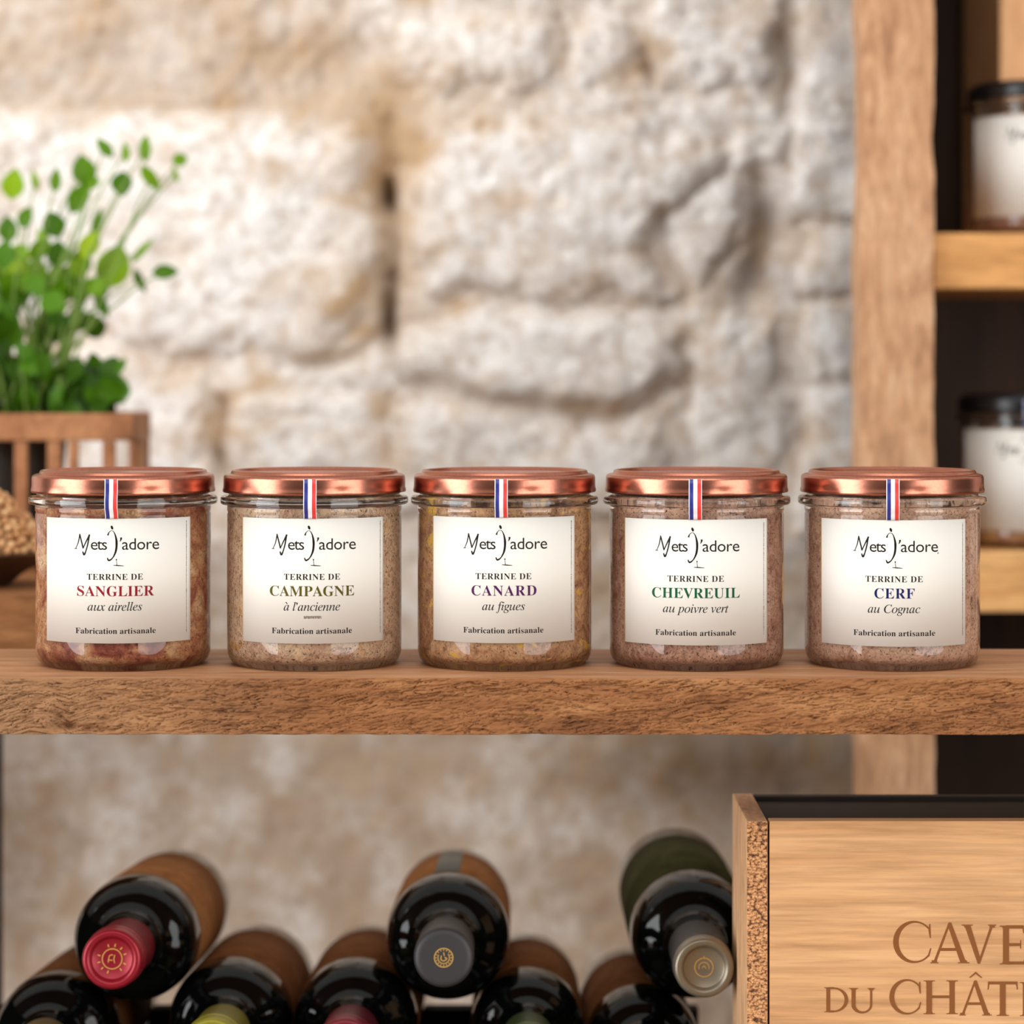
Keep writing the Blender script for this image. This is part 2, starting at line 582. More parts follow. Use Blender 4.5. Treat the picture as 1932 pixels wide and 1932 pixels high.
def jar_meshes():
    bm = bmesh.new()
    lathe(bm, [(r * MM, z * MM) for r, z in JAR_OUT + JAR_IN], 128)
    gm = bpy.data.meshes.new('glass_body')
    bm.normal_update()
    bmesh.ops.recalc_face_normals(bm, faces=bm.faces[:])
    bm.to_mesh(gm); bm.free()
    gm.materials.append(M['glass'])

    def lug(r, z, a):
        if r > 38.5 * MM and z < 79.2 * MM:
            k = (a * 6 / (2 * PI)) % 1.0
            p = max(0.0, 1 - abs(k - 0.5) / 0.2)
            p = p * p * (3 - 2 * p)
            q = min(1.0, (79.2 * MM - z) / (1.6 * MM))
            return r - 0.75 * MM * p * q
        return r
    prof = [(38.95, 75.9), (39.5, 75.75), (40.2, 75.9), (40.5, 76.4), (40.45, 77.2), (40.2, 78.0), (40.12, 79.2), (40.1, 82.2), (39.95, 82.9), (39.5, 83.5), (38.6, 83.85), (37.3, 84.0),
            (36.9, 84.3), (36.6, 85.2), (36.1, 85.6), (35.4, 85.65), (34.9, 85.3), (34.5, 84.5), (33.8, 84.2), (24, 84.2), (23.6, 84.05), (23.2, 84.2), (0, 84.2), (0, 83.5), (38.7, 83.2), (38.95, 82.0), (38.95, 75.9)]
    bm = bmesh.new()
    lathe(bm, [(r * MM, z * MM) for r, z in prof], 168, lug)
    bmesh.ops.recalc_face_normals(bm, faces=bm.faces[:])
    lm = bpy.data.meshes.new('lid')
    bm.to_mesh(lm); bm.free()
    return gm, lm


GLASS_ME, LID_ME = jar_meshes()
LID_BLACK = LID_ME.copy()
LID_ME.materials.append(M['copper'])
LID_BLACK.materials.append(M['black_lid'])


def filling_mesh(top, seed):
    """the pate fills the glass: its skin sits inside the glass wall, top slightly uneven"""
    bm = bmesh.new()
    prof = [(0, 3.6), (28, 3.6), (33.9, 4.2), (36.0, 5.9), (36.55, 9)]
    z = 12
    while z < top - 2:
        prof.append((36.55 if z < 68 else 36.0, z)); z += 3
    prof += [(36.3, top - 1.4), (35.3, top - 0.4), (32, top), (24, top + 0.3), (14, top), (0, top + 0.2)]
    lathe(bm, [(r * MM, z_ * MM) for r, z_ in prof], 96)
    for v in bm.verts:
        if v.co.z > (top - 3) * MM:
            r = math.hypot(v.co.x, v.co.y)
            n = float(fbm(np.array([v.co.x * 160 + seed]), np.array([v.co.y * 160 - seed]), 3)[0]) - 0.5
            v.co.z += n * 3.6 * MM * (0.35 if r > 35.8 * MM else 1)
    me = bpy.data.meshes.new('terrine_filling')
    bmesh.ops.recalc_face_normals(bm, faces=bm.faces[:])
    bm.to_mesh(me); bm.free()
    me.polygons.foreach_set('use_smooth', [True] * len(me.polygons))
    return me


K = 0.2290 * MM / 4.025       # metres per crop unit at the label's surface
RL = 38.62 * MM


def vz(c):                     # crop row -> height above the shelf
    return CZ - (850 + c / 4.025 - HOR) * 1.1835 / F


def on_jar(r):
    def fn(p):
        a = math.asin(max(-0.97, min(0.97, p[0] / r)))
        return (r * math.sin(a), -r * math.cos(a), p[1])
    return fn


def strip(name, a0, a1, z0, z1, r0, r1, mats, parent, gold=False, n=48):
    """a thin curved sheet hugging the jar from angle a0 to a1 (0 = front)"""
    bm = bmesh.new()
    g = math.radians(0.9)
    angs = [a0] + ([a0 + g] if gold else []) + [a0 + (a1 - a0) * i / n for i in range(1, n + 1)]
    rows = []
    for a in angs:
        rows.append([bm.verts.new((r * math.sin(a), -r * math.cos(a), z)) for r, z in ((r1, z0), (r1, z1), (r0, z1), (r0, z0))])
    for i, (p, q) in enumerate(zip(rows[:-1], rows[1:])):
        for k in range(4):
            f = bm.faces.new((p[k], q[k], q[(k + 1) % 4], p[(k + 1) % 4]))
            f.material_index = 1 if gold and i == 0 else 0
            f.smooth = k in (0, 2)
    bm.faces.new(rows[0]); bm.faces.new(rows[-1][::-1])
    bmesh.ops.recalc_face_normals(bm, faces=bm.faces[:])
    return obj(name, bm, mats, parent)


def ribbon_mesh(cx_ang, zlow=66.2):
    bm = bmesh.new()
    path = [(40.62, 83.0), (40.66, 80.5), (40.75, 78), (41.1, 76.2), (41.8, 74.2), (41.85, 72.4), (41.7, 70.6), (40.3, 68.8), (39.2, 67.2), (38.95, zlow)]
    ws = [0, 0.32, 1.95, 3.65, 5.3, 5.6]
    mats = [0, 1, 0, 2, 0]
    rows = []
    for r, z in path:
        top, bot = [], []
        for w_ in ws:
            x = (w_ - 2.8)
            a = cx_ang + math.asin(x / r)
            top.append(bm.verts.new((r * MM * math.sin(a), -r * MM * math.cos(a), z * MM)))
            bot.append(bm.verts.new(((r - 0.12) * MM * math.sin(a), -(r - 0.12) * MM * math.cos(a), z * MM)))
        rows.append((top, bot))
    for (t0, b0), (t1, b1) in zip(rows[:-1], rows[1:]):
        for k in range(5):
            f = bm.faces.new((t0[k], t1[k], t1[k + 1], t0[k + 1])); f.material_index = mats[k]; f.smooth = True
            f = bm.faces.new((b0[k], b0[k + 1], b1[k + 1], b1[k])); f.material_index = mats[k]
        bm.faces.new((t0[0], b0[0], b1[0], t1[0])); bm.faces.new((t0[5], t1[5], b1[5], b0[5]))
    bm.faces.new(rows[0][0] + rows[0][1][::-1]); bm.faces.new((rows[-1][0] + rows[-1][1][::-1])[::-1])
    bmesh.ops.recalc_face_normals(bm, faces=bm.faces[:])
    me = bpy.data.meshes.new('ribbon')
    bm.to_mesh(me); bm.free()
    for m in (M['white'], M['blue'], M['red']):
        me.materials.append(m)
    return me


def lettering(parent, items, mats, r):
    bm = bmesh.new()
    fn = lambda p: (p[0], p[1], 0)
    for v, f, mi in items:
        add_flat(bm, v, f, fn, mi)
    xs = [v.co.x for v in bm.verts]
    x = min(xs) + 0.9 * MM
    while x < max(xs):
        bmesh.ops.bisect_plane(bm, geom=bm.verts[:] + bm.edges[:] + bm.faces[:], plane_co=(x, 0, 0), plane_no=(1, 0, 0))
        x += 0.9 * MM
    g = on_jar(r)
    for v in bm.verts:
        v.co = g((v.co.x, v.co.y))
    bm.normal_update()
    for f in bm.faces:
        c = f.calc_center_median()
        if f.normal.x * c.x + f.normal.y * c.y < 0:
            f.normal_flip()
    return obj('lettering', bm, mats, parent)


JARS = [  # centre px, body-centre crop col, label l/r, label top/bottom, ribbon col, logo col, text dy, name, x0,x1, subtitle, x0,x1, TERRINE x0,x1, Fabrication x0,x1, fill
    dict(px=233.0, bc=939, l=360, r=1445, t=516, b=1462, rib=848, lg=900, dy=0, name='SANGLIER', n=(592, 1168), sub='aux airelles', s=(670, 1078), te=(665, 1085), fa=(580, 1180), fill=71.0, dot=1415,
         label='leftmost terrine jar, crimson headline on its cream label, marbled red-brown meat'),
    dict(px=593.4, bc=780, l=232, r=1303, t=516, b=1464, rib=746, lg=786, dy=0, name='CAMPAGNE', n=(443, 1080), sub='\u00e0 l\u2019ancienne', s=(548, 973), te=(550, 973), fa=(458, 1062), fill=71.0, dot=1280,
         label='terrine jar with olive green headline on its cream label, second from left'),
    dict(px=952.0, bc=772, l=225, r=1306, t=508, b=1460, rib=747, lg=788, dy=-4, name='CANARD', n=(522, 1013), sub='au figues', s=(603, 925), te=(553, 975), fa=(460, 1065), fill=72.5, dot=1281,
         label='middle terrine jar of the row, purple headline on its cream label'),
    dict(px=1314.0, bc=738, l=190, r=1274, t=524, b=1477, rib=730, lg=756, dy=15, name='CHEVREUIL', n=(402, 1065), sub='au poivre vert', s=(485, 980), te=(520, 945), fa=(428, 1035), fill=73.0, dot=1249,
         label='terrine jar with emerald green headline on its cream label, second from right'),
    dict(px=1683.0, bc=924, l=385, r=1477, t=528, b=1487, rib=931, lg=962, dy=18, name='CERF', n=(792, 1093), sub='au Cognac', s=(743, 1135), te=(725, 1155), fa=(635, 1247), fill=73.0, dot=1456,
         label='rightmost terrine jar, navy blue headline on its cream label, pale pinkish meat'),
]


def italic_text(s):
    if s.startswith('\u00e0'):
        return sty('a' + s[1:], 'i'), True
    return sty(s, 'i'), False


def build_jar(i, J):
    Zc = 1.22
    x = (J['px'] - 966) * Zc / F
    root = thing('terrine_jar', (x, 0, 0), J['label'], 'jar', 'terrine jars on the shelf', -math.atan2(x, Zc))
    link(bpy.data.objects.new('glass_body', GLASS_ME), root)
    fm = filling_mesh(J['fill'], i * 7.3)
    fm.materials.append(TERR[i])
    link(bpy.data.objects.new('terrine_filling', fm), root)
    lid = link(bpy.data.objects.new('lid', LID_ME), root)
    lid.rotation_euler = (0, 0, 0.3)
    u = lambda c: (c - J['bc']) * K
    ra = math.asin(max(-.9, min(.9, u(J['rib']) / (40.5 * MM))))
    zt, zb = vz(J['t']), vz(J['b'])
    link(bpy.data.objects.new('ribbon', ribbon_mesh(ra, zt / MM + 0.05)), root)
    a0 = math.asin(u(J['l']) / RL); a1 = math.asin(u(J['r']) / RL)
    lab = strip('label', a0, a1, zb, zt, 38.52 * MM, RL, [M['paper'], M['gold']], root, gold=(i > 0))
    dy = J['dy']
    it = []

    def T(body, ref, h, x0, x1, base, mat, off):
        v, f = text_fit(body, ref, h * K, u(x0), u(x1), vz(base + dy), off)
        it.append((v, f, mat))
    T(sty('TERRINE DE', 'b'), sty('E', 'b'), 45, *J['te'], 980, 0, -0.003)
    T(sty(J['name'], 'b'), sty('E', 'b'), 76, *J['n'], 1104, 1, -0.003)
    sb, accent = italic_text(J['sub'])
    T(sb, sty('x', 'i'), 44, *J['s'], 1214, 0, 0.0)
    if accent:
        S = stroke([(J['s'][0] + 16, 1150), (J['s'][0] + 28, 1164)], [8, 4])
        it.append(([(u(p[0]), vz(p[1] + dy)) for p in S[0]], S[1], 0))
    T(sty('Fabrication artisanale', 'b'), sty('E', 'b'), 42, *J['fa'], 1389, 0, -0.002)
    lg = J['lg']
    T('ets', 'x', 56, lg - 205, lg - 84, 751, 0, 0.0)
    T('adore', 'x', 56, lg + 28, lg + 306, 751, 0, 0.0)
    for v, f in logo(lg, dy):
        it.append(([(u(p[0]), vz(p[1])) for p in v], f, 0))
    # the line of print up the right edge, too small to read: short marks
    rr = random.Random(i)
    y = 545
    while y < 1400:
        h = rr.uniform(4, 9)
        wd = rr.uniform(3.5, 7.5)
        v = [(J['dot'] - wd / 2, y), (J['dot'] + wd / 2, y), (J['dot'] + wd / 2, y + h), (J['dot'] - wd / 2, y + h)]
        it.append(([(u(p[0]), vz(p[1] + dy * .6)) for p in v], [(0, 1, 2, 3)], 2))
        y += h + rr.uniform(2.5, 5)
    if i == 1:
        for k in range(26):
            xx = 700 + k * 5.1
            S = stroke([(xx, 1252 + rr.uniform(0, 4)), (xx + rr.uniform(-2, 4), 1275 - rr.uniform(0, 4))], [4.2, 4.2], 1)
            it.append(([(u(p[0]), vz(p[1])) for p in S[0]], S[1], 2))
    if i == 4:
        S = stroke([(1270, 775), (1266, 786)], [8, 4])
        it.append(([(u(p[0]), vz(p[1])) for p in S[0]], S[1], 0))
    lettering(lab, it, [M['ink'], NAMEINK[i], M['grey_ink']], RL + 0.05 * MM)
    return root


# ------------------------------------------------------------------ structure: wall and floor
def build_wall():
    Zw = 1.90
    kx = Zw / F

    def axis(lo, hi, flo, fhi, fine, coarse):
        return np.concatenate([np.arange(lo, flo, coarse), np.arange(flo, fhi, fine), np.arange(fhi, hi + coarse, coarse)])
    xs = axis(-1.7, 1.7, -0.42, 0.42, 0.0024, 0.022)
    zs = axis(-0.92, 1.3, -0.34, 0.40, 0.0024, 0.022)
    X, Zg = np.meshgrid(xs, zs)
    px = X / kx + 966
    py = HOR - (Zg - CZ) / kx
    # ragged outlines
    wx = px + (fbm(px / 90, py / 90, 4, 3) - 0.5) * 75
    wy = py + (fbm(px / 90, py / 90, 4, 9) - 0.5) * 75

    def inside(poly, x, y):
        d = np.full(x.shape, 1e9)
        ins = np.zeros(x.shape, bool)
        n = len(poly)
        for i in range(n):
            x1, y1 = poly[i]; x2, y2 = poly[(i + 1) % n]
            ex, ey = x2 - x1, y2 - y1
            t = np.clip(((x - x1) * ex + (y - y1) * ey) / (ex * ex + ey * ey), 0, 1)
            d = np.minimum(d, np.hypot(x - x1 - t * ex, y - y1 - t * ey))
            c = ((y1 > y) != (y2 > y)) & (x < (x2 - x1) * (y - y1) / ((y2 - y1) if y2 != y1 else 1e-9) + x1)
            ins ^= c
        return np.where(ins, d, -d)
    # polygon px, height mm, edge px
    stones = [
        ([(-300, -200), (330, -220), (520, -40), (500, 120), (480, 190), (-300, 195)], 15, 40),
        ([(545, -180), (760, -180), (745, 30), (700, 180), (520, 200), (520, 60)], 12, 50),
        ([(760, 40), (900, 25), (1045, 45), (1045, 120), (1000, 170), (830, 180), (750, 110)], 24, 34),
        ([(780, -190), (1200, -190), (1180, 10), (1060, 20), (790, 15)], 16, 30),
        ([(1085, 55), (1190, 45), (1205, 110), (1180, 165), (1075, 160)], 16, 24),
        ([(1225, -60), (1470, -60), (1480, 60), (1460, 140), (1290, 165), (1225, 95)], 28, 30),
        ([(1100, 190), (1290, 195), (1460, 175), (1520, 230), (1400, 250), (1250, 240), (1110, 215)], 14, 24),
        ([(-320, 225), (140, 225), (500, 222), (690, 240), (715, 330), (718, 470), (690, 590), (600, 665), (430, 680), (200, 640), (-320, 640)], 33, 62),
        ([(815, 245), (1010, 215), (1240, 250), (1380, 270), (1350, 330), (1250, 390), (1240, 470), (1290, 560), (1080, 565), (900, 545), (795, 555), (790, 400)], 32, 40),
        ([(1262, 400), (1330, 340), (1395, 330), (1400, 420), (1370, 500), (1330, 560), (1300, 520)], 20, 24),
        ([(1380, 235), (1500, 235), (1490, 320), (1380, 330)], 22, 30),
        ([(800, 600), (960, 585), (1150, 600), (1290, 620), (1290, 700), (1190, 745), (1020, 760), (860, 735), (760, 715), (740, 660)], 34, 34),
        ([(1310, 590), (1480, 590), (1490, 760), (1480, 920), (1320, 920), (1300, 740)], 22, 40),
        ([(440, 770), (560, 730), (690, 740), (725, 800), (720, 900), (440, 940), (425, 860)], 26, 34),
        ([(-320, 680), (200, 670), (400, 700), (410, 800), (400, 940), (-320, 940)], 24, 36),
        ([(745, 770), (900, 770), (1060, 800), (1250, 810), (1290, 920), (1200, 980), (750, 970)], 26, 36),
        ([(500, 690), (640, 680), (735, 645), (770, 690), (700, 725), (560, 720)], 13, 24),
        ([(1500, -200), (2400, -200), (2400, 415), (1520, 418), (1495, 300), (1520, 150)], 26, 30),
        ([(1510, 436), (1720, 432), (1720, 548), (1515, 552)], 24, 16),
        ([(1515, 572), (1720, 565), (1720, 700), (1520, 700)], 22, 16),
        ([(1510, 715), (2400, 715), (2400, 1000), (1510, 1000)], 24, 24),
    ]
    h = np.zeros(X.shape)
    prof = np.zeros(X.shape)
    for poly, H, ed in stones:
        d = inside(poly, wx, wy)
        p = 1 - np.exp(-np.clip(d + 6, 0, None) / (ed * 0.36))
        h = np.maximum(h, H * p)
        prof = np.maximum(prof, p)
    # elsewhere: random stones in courses
    out = sstep(0, 120, np.maximum.reduce([-px - 60, px - 2020, -py - 100]))
    gy = wy / 330.0; row = np.floor(gy)
    gx = wx / 560.0 + _hash(row, row * 0, 5) * 3
    fx = np.abs(gx - np.floor(gx) - 0.5); fy = np.abs(gy - row - 0.5)
    pr = sstep(0.0, 0.16, np.minimum((0.5 - fx) * 1.7, 0.5 - fy))
    h = np.maximum(h, 7 + 5 * fbm(px / 120, py / 120, 3, 77))
    h = h * (1 - out) + out * 26 * pr
    prof = prof * (1 - out) + out * pr
    # lower half of the wall: flatter, smeared plaster
    low = sstep(960, 1150, py)
    h = h * (1 - low) + low * (10 + 8 * fbm(px / 260, py / 200, 3, 40))
    prof = prof * (1 - low) + low * 0.9
    # cracks and holes
    def crack(pts, wd, dep):
        nonlocal h
        d = np.full(X.shape, 1e9)
        for (x1, y1), (x2, y2) in zip(pts[:-1], pts[1:]):
            ex, ey = x2 - x1, y2 - y1
            t = np.clip(((px - x1) * ex + (py - y1) * ey) / (ex * ex + ey * ey), 0, 1)
            d = np.minimum(d, np.hypot(px - x1 - t * ex + (wx - px) * .3, py - y1 - t * ey + (wy - py) * .3))
        h = h - dep * np.exp(-(d / wd) ** 2)
    crack([(735, 235), (732, 370), (738, 480), (734, 640)], 17, 14)
    crack([(732, 350), (735, 385)], 15, 22)
    crack([(736, 520), (734, 625)], 14, 22)
    crack([(1060, 35), (1075, 75), (1062, 130)], 9, 14)
    crack([(1215, 105), (1232, 150)], 11, 16)
    crack([(1260, 178), (1330, 174), (1400, 162)], 7, 10)
    crack([(1475, 70), (1490, 150), (1480, 210)], 15, 18)
    crack([(1245, 395), (1255, 450), (1285, 520), (1305, 560)], 10, 14)
    crack([(1440, 355), (1445, 450), (1420, 560)], 32, 16)
    crack([(1350, 505), (1400, 470)], 10, 9)
    crack([(885, 548), (950, 552), (1060, 572), (1200, 580), (1290, 572)], 8, 10)
    crack([(765, 610), (830, 600)], 9, 9)
    crack([(765, 720), (880, 748), (1000, 764), (1100, 790)], 9, 9)
    crack([(1105, 808), (1180, 780), (1270, 725)], 17, 20)
    crack([(1293, 700), (1296, 770)], 12, 12)
    crack([(530, 690), (600, 695), (650, 680), (720, 640)], 12, 11)
    crack([(420, 760), (424, 840), (410, 900)], 14, 13)
    crack([(738, 740), (735, 810), (733, 870)], 11, 11)
    crack([(1505, 428), (1620, 420)], 7, 12)
    crack([(1510, 562), (1625, 555)], 7, 12)
    crack([(495, 805), (580, 782), (660, 792), (715, 815)], 6, 5)
    crack([(30, 203), (240, 210), (500, 205)], 8, 6)
    # weathering
    rough = (fbm(px / 60, py / 60, 5, 21, 0.55) - 0.5)
    pits = np.clip(fbm(px / 34, py / 34, 3, 55) - 0.60, 0, 1) * 28
    upper = 1 - low
    ul = sstep(760, 600, px) * sstep(230, 190, py)
    h = h * 0.58 + rough * (5.5 + 6 * ul) * upper + rough * 5 * low - pits * 0.4 * upper - pits * 0.2 * low + (fbm(px / 150, py / 150, 3, 70) - .5) * 9 * upper + (fbm(px / 26, py / 26, 3, 71) - .5) * 1.6 * upper
    # stains and painted shade: R ochre earth, G brown hollows and lower wall shade, B grey beige plaster
    n1 = fbm(px / 110, py / 110, 5, 80, 0.6)
    n2 = fbm(px / 48, py / 48, 4, 91, 0.6)
    joint = np.clip(1 - prof * 1.15, 0, 1)
    def blob(cx, cy, rx, ry):
        return np.exp(-(((px - cx) / rx) ** 2 + ((py - cy) / ry) ** 2))
    ochre = joint * 0.22 + sstep(0.5, 0.75, n1) * 0.28 + sstep(0.54, 0.75, n2) * 0.40
    tanz = blob(745, 400, 85, 260) + 0.8 * blob(690, 200, 170, 90) + 0.7 * blob(620, 560, 80, 120) + 0.5 * blob(735, 850, 50, 70) + 0.8 * blob(415, 850, 40, 70)
    ochre = ochre + 0.62 * tanz * (0.5 + n2)
    hol_shade = blob(734, 368, 15, 26) + 0.8 * blob(735, 600, 16, 55) + 0.75 * blob(1440, 400, 34, 62) + 0.7 * blob(1425, 515, 44, 48) + 0.35 * blob(1230, 130, 14, 24) + .4 * blob(1488, 120, 18, 70) + 0.45 * blob(415, 850, 18, 30) + 0.25 * blob(735, 470, 20, 200)
    grey = ul * 0.75 * (0.4 + n1) + low * (0.28 + 0.5 * sstep(0.35, 0.65, n1)) + 0.6 * blob(1540, 60, 60, 50)
    lowdark = low * (blob(1400, 1450, 270, 120) * 0.9 + blob(0, 1650, 130, 330) * 0.6)  # darker patch at right, shade painted into the colour at lower left
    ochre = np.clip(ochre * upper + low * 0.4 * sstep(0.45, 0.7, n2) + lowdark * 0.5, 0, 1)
    hol_shade = np.clip(hol_shade * upper + lowdark * 0.85, 0, 1)
    nz, nx = X.shape
    Y = (Zw + CY) - h * MM
    co = np.stack([X, Y, Zg], -1).reshape(-1, 3)
    idx = np.arange(nz * nx).reshape(nz, nx)
    quads = np.stack([idx[:-1, :-1], idx[:-1, 1:], idx[1:, 1:], idx[1:, :-1]], -1).reshape(-1, 4)
    me = bpy.data.meshes.new('wall_back')
    me.vertices.add(len(co)); me.vertices.foreach_set('co', co.astype(np.float32).ravel())
    me.loops.add(quads.size); me.loops.foreach_set('vertex_index', quads.astype(np.int32).ravel())
    me.polygons.add(len(quads)); me.polygons.foreach_set('loop_start', np.arange(0, quads.size, 4, dtype=np.int32))
    me.update(calc_edges=True)
    me.polygons.foreach_set('use_smooth', np.ones(len(quads), bool))
    at = me.color_attributes.new('stain_shade', 'FLOAT_COLOR', 'POINT')
    col = np.stack([ochre, hol_shade, np.clip(grey, 0, 1), np.ones_like(hol_shade)], -1).reshape(-1, 4)
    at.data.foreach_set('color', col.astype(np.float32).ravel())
    m, t, b = new_mat('whitewashed_stone')
    a = t.nodes.new('ShaderNodeAttribute'); a.attribute_name = 'stain_shade'
    s = t.nodes.new('ShaderNodeSeparateColor'); t.links.new(a.outputs['Color'], s.inputs[0])
    n = nodes_tex(t, 38, 6, 0.65)
    base = ramp(t, n.outputs[0], [(0.34, srgb(226, 218, 210)), (0.5, srgb(242, 238, 234)), (0.65, srgb(249, 247, 245))])
    n5 = nodes_tex(t, 130, 5, 0.65, loc=(3, 1, 2))
    mott = ramp(t, n5.outputs[0], [(0.36, srgb(206, 192, 178)), (0.52, (1, 1, 1, 1))])
    basec = mix(t, 0.8, base.outputs[0], mott.outputs[0], 'MULTIPLY')
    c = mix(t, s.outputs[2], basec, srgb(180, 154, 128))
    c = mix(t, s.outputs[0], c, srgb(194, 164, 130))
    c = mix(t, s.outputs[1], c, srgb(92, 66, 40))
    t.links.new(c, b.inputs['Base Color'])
    b.inputs['Roughness'].default_value = 0.9
    b.inputs['Specular IOR Level'].default_value = 0.15
    n3 = nodes_tex(t, 260, 4, 0.6)
    bump(t, b, n3.outputs[0], 0.5, 0.001)
    me.materials.append(m)
    o = bpy.data.objects.new('wall_back', me)
    link(o)
    return tag(o, 'whitewashed rough stone wall behind the shelf', kind='structure')


build_wall()
FLOOR_Z = -0.90
bm = bmesh.new()
box(bm, -3.0, 3.0, -3.4, 0.69, FLOOR_Z - 0.04, FLOOR_Z)
tag(obj('floor', bm, M['floor']), 'pale wooden floor', kind='structure')


# ------------------------------------------------------------------ the shelf rack (front)
SF, SB = 1.16 + CY, 1.28 + CY            # front / back of the main board
SZ0 = -0.0237


def build_board(parent):
    xs = np.concatenate([np.arange(-0.55, -0.262, 0.004), np.arange(-0.262, 0.262, 0.00045), np.arange(0.262, 0.5501, 0.004)])
    zs = np.linspace(SZ0, 0.0, 84)
    X, Zg = np.meshgrid(xs, zs)
    pxx = X * F / 1.16 + 966
    pyy = HOR + (CZ - Zg) * F / 1.16
    # saw-torn fibres: short slanted ridges along the board, swirling around a knot
    kx, ky = 130.0, 1352.0
    dx, dy = (pxx - kx), (pyy - ky)
    rk = np.hypot(dx * 0.55, dy)
    sw = np.exp(-(rk / 55) ** 2)
    u = pxx + 18 * fbm(pxx / 60, pyy / 25, 3, 1)
    v = pyy + 0.10 * pxx + sw * (0.5 * np.abs(dx) - 0.25 * dx) + 26 * fbm(pxx / 150, pyy / 60, 3, 2)
    f1 = fbm(u / 42, v / 7.5, 4, 11, 0.6)
    f2 = fbm(u / 15, v / 4.0, 3, 12, 0.6)
    f3 = fbm(u / 130, v / 16, 3, 13, 0.5)
    r1 = 1 - np.abs(2 * f1 - 1)
    rel = 0.75 * r1 + 0.35 * f2 + 0.5 * f3
    gouge = np.clip(f1 - 0.60, 0, 1) * 3.2
    d = 0.95 * (rel - 0.8) - gouge * 0.9
    fa = fbm(u / 75, v / 8.0, 3, 41, 0.55); fb = fbm(u / 38, v / 5.0, 3, 43, 0.55); mk = sstep(0.42, 0.6, fbm(pxx / 90, pyy / 20, 2, 47))
    d = d - 1.15 * np.exp(-((fa - 0.5) / 0.020) ** 2) * (0.3 + 0.7 * mk) - 0.8 * np.exp(-((fb - 0.52) / 0.022) ** 2) * (1 - 0.6 * mk) + 0.35 * (fbm(u / 7, v / 3.2, 3, 49) - 0.5)
    ring = np.exp(-((rk - 40) / 5) ** 2) * 0.6
    hole = np.exp(-(((pxx - 128) / 20) ** 2 + ((pyy - 1372) / 7) ** 2)) * 5.0 + np.exp(-(((pxx - 112) / 8) ** 2 + ((pyy - 1356) / 9) ** 2)) * 2.0 + np.exp(-(((pxx - 165) / 16) ** 2 + ((pyy - 1376) / 5) ** 2)) * 2.4
    d = d - ring - hole
    edge = np.minimum(np.clip((pyy - 1280) / 7, 0, 1), 1)
    d = d * (0.15 + 0.85 * edge)
    Y = SF + 0.0008 - d * 0.00105
    Zb = Zg.copy()
    lowm = sstep(8, 0, 1386 - pyy)
    Zb += lowm * (fbm(pxx / 40, pxx * 0, 3, 31) - 0.5) * 0.0006
    nz, nx = X.shape
    co = np.stack([X, Y, Zb], -1).reshape(-1, 3)
    idx = np.arange(nz * nx).reshape(nz, nx)
    quads = [tuple(q) for q in np.stack([idx[:-1, :-1], idx[:-1, 1:], idx[1:, 1:], idx[1:, :-1]], -1).reshape(-1, 4)]
    verts = [tuple(c) for c in co]
    n0 = len(verts)
    # back rows: top chamfer is the front row itself; sheets for top, bottom, back, ends
    topr = [int(i) for i in idx[-1]]; botr = [int(i) for i in idx[0]]
    verts += [(float(x), SB, 0.0) for x in xs]
    verts += [(float(x), SB, SZ0) for x in xs]
    bt = list(range(n0, n0 + nx)); bb = list(range(n0 + nx, n0 + 2 * nx))
    for i in range(nx - 1):
        quads.append((topr[i], topr[i + 1], bt[i + 1], bt[i]))
        quads.append((botr[i + 1], botr[i], bb[i], bb[i + 1]))
        quads.append((bt[i], bt[i + 1], bb[i + 1], bb[i]))
    quads.append(tuple([int(j) for j in idx[:, 0]][::-1] + [bb[0], bt[0]][0:2]))
    quads.append(tuple([int(j) for j in idx[:, -1]] + [bt[-1], bb[-1]]))
    me = bpy.data.meshes.new('shelf_board')
    me.from_pydata(verts, [], quads)
    m, t, b = new_mat('rough_sawn_oak')
    n1 = nodes_tex(t, 70, 5, 0.6, (0.16, 1, 1), (0, 0.10, 0), 1.0)
    n2 = nodes_tex(t, 520, 5, 0.65, (0.2, 1, 1), (0, 0.12, 0), 0.8)
    r1_ = ramp(t, n1.outputs[0], [(0.3, srgb(114, 72, 43)), (0.5, srgb(144, 96, 59)), (0.7, srgb(170, 122, 80))])
    r2_ = ramp(t, n2.outputs[0], [(0.35, (0.36, 0.30, 0.25, 1)), (0.47, (0.95, 0.93, 0.91, 1)), (0.7, (1.1, 1.1, 1.1, 1))])
    # greyer, weathered end by the knot
    tcn = t.nodes.new('ShaderNodeTexCoord'); sx = t.nodes.new('ShaderNodeSeparateXYZ'); t.links.new(tcn.outputs['Object'], sx.inputs[0])
    mrn = t.nodes.new('ShaderNodeMapRange'); mrn.inputs['From Min'].default_value = -0.08; mrn.inputs['From Max'].default_value = -0.24
    t.links.new(sx.outputs[0], mrn.inputs['Value'])
    c0 = mix(t, mrn.outputs[0], r1_.outputs[0], srgb(148, 112, 80))
    c = mix(t, 0.75, c0, r2_.outputs[0], 'MULTIPLY')
    t.links.new(c, b.inputs['Base Color'])
    b.inputs['Roughness'].default_value = 0.75
    b.inputs['Specular IOR Level'].default_value = 0.2
    bump(t, b, n2.outputs[0], 0.5, 0.0005)
    me.materials.append(M['shelf'])
    me.materials.append(m)
    mi = np.zeros(len(me.polygons), np.int32)
    mi[:(nz - 1) * (nx - 1)] = 1
    me.polygons.foreach_set('material_index', mi)
    sm = np.zeros(len(me.polygons), bool); sm[:(nz - 1) * (nx - 1)] = True
    me.polygons.foreach_set('use_smooth', sm)
    o = bpy.data.objects.new('shelf_board', me)
    return link(o, parent)


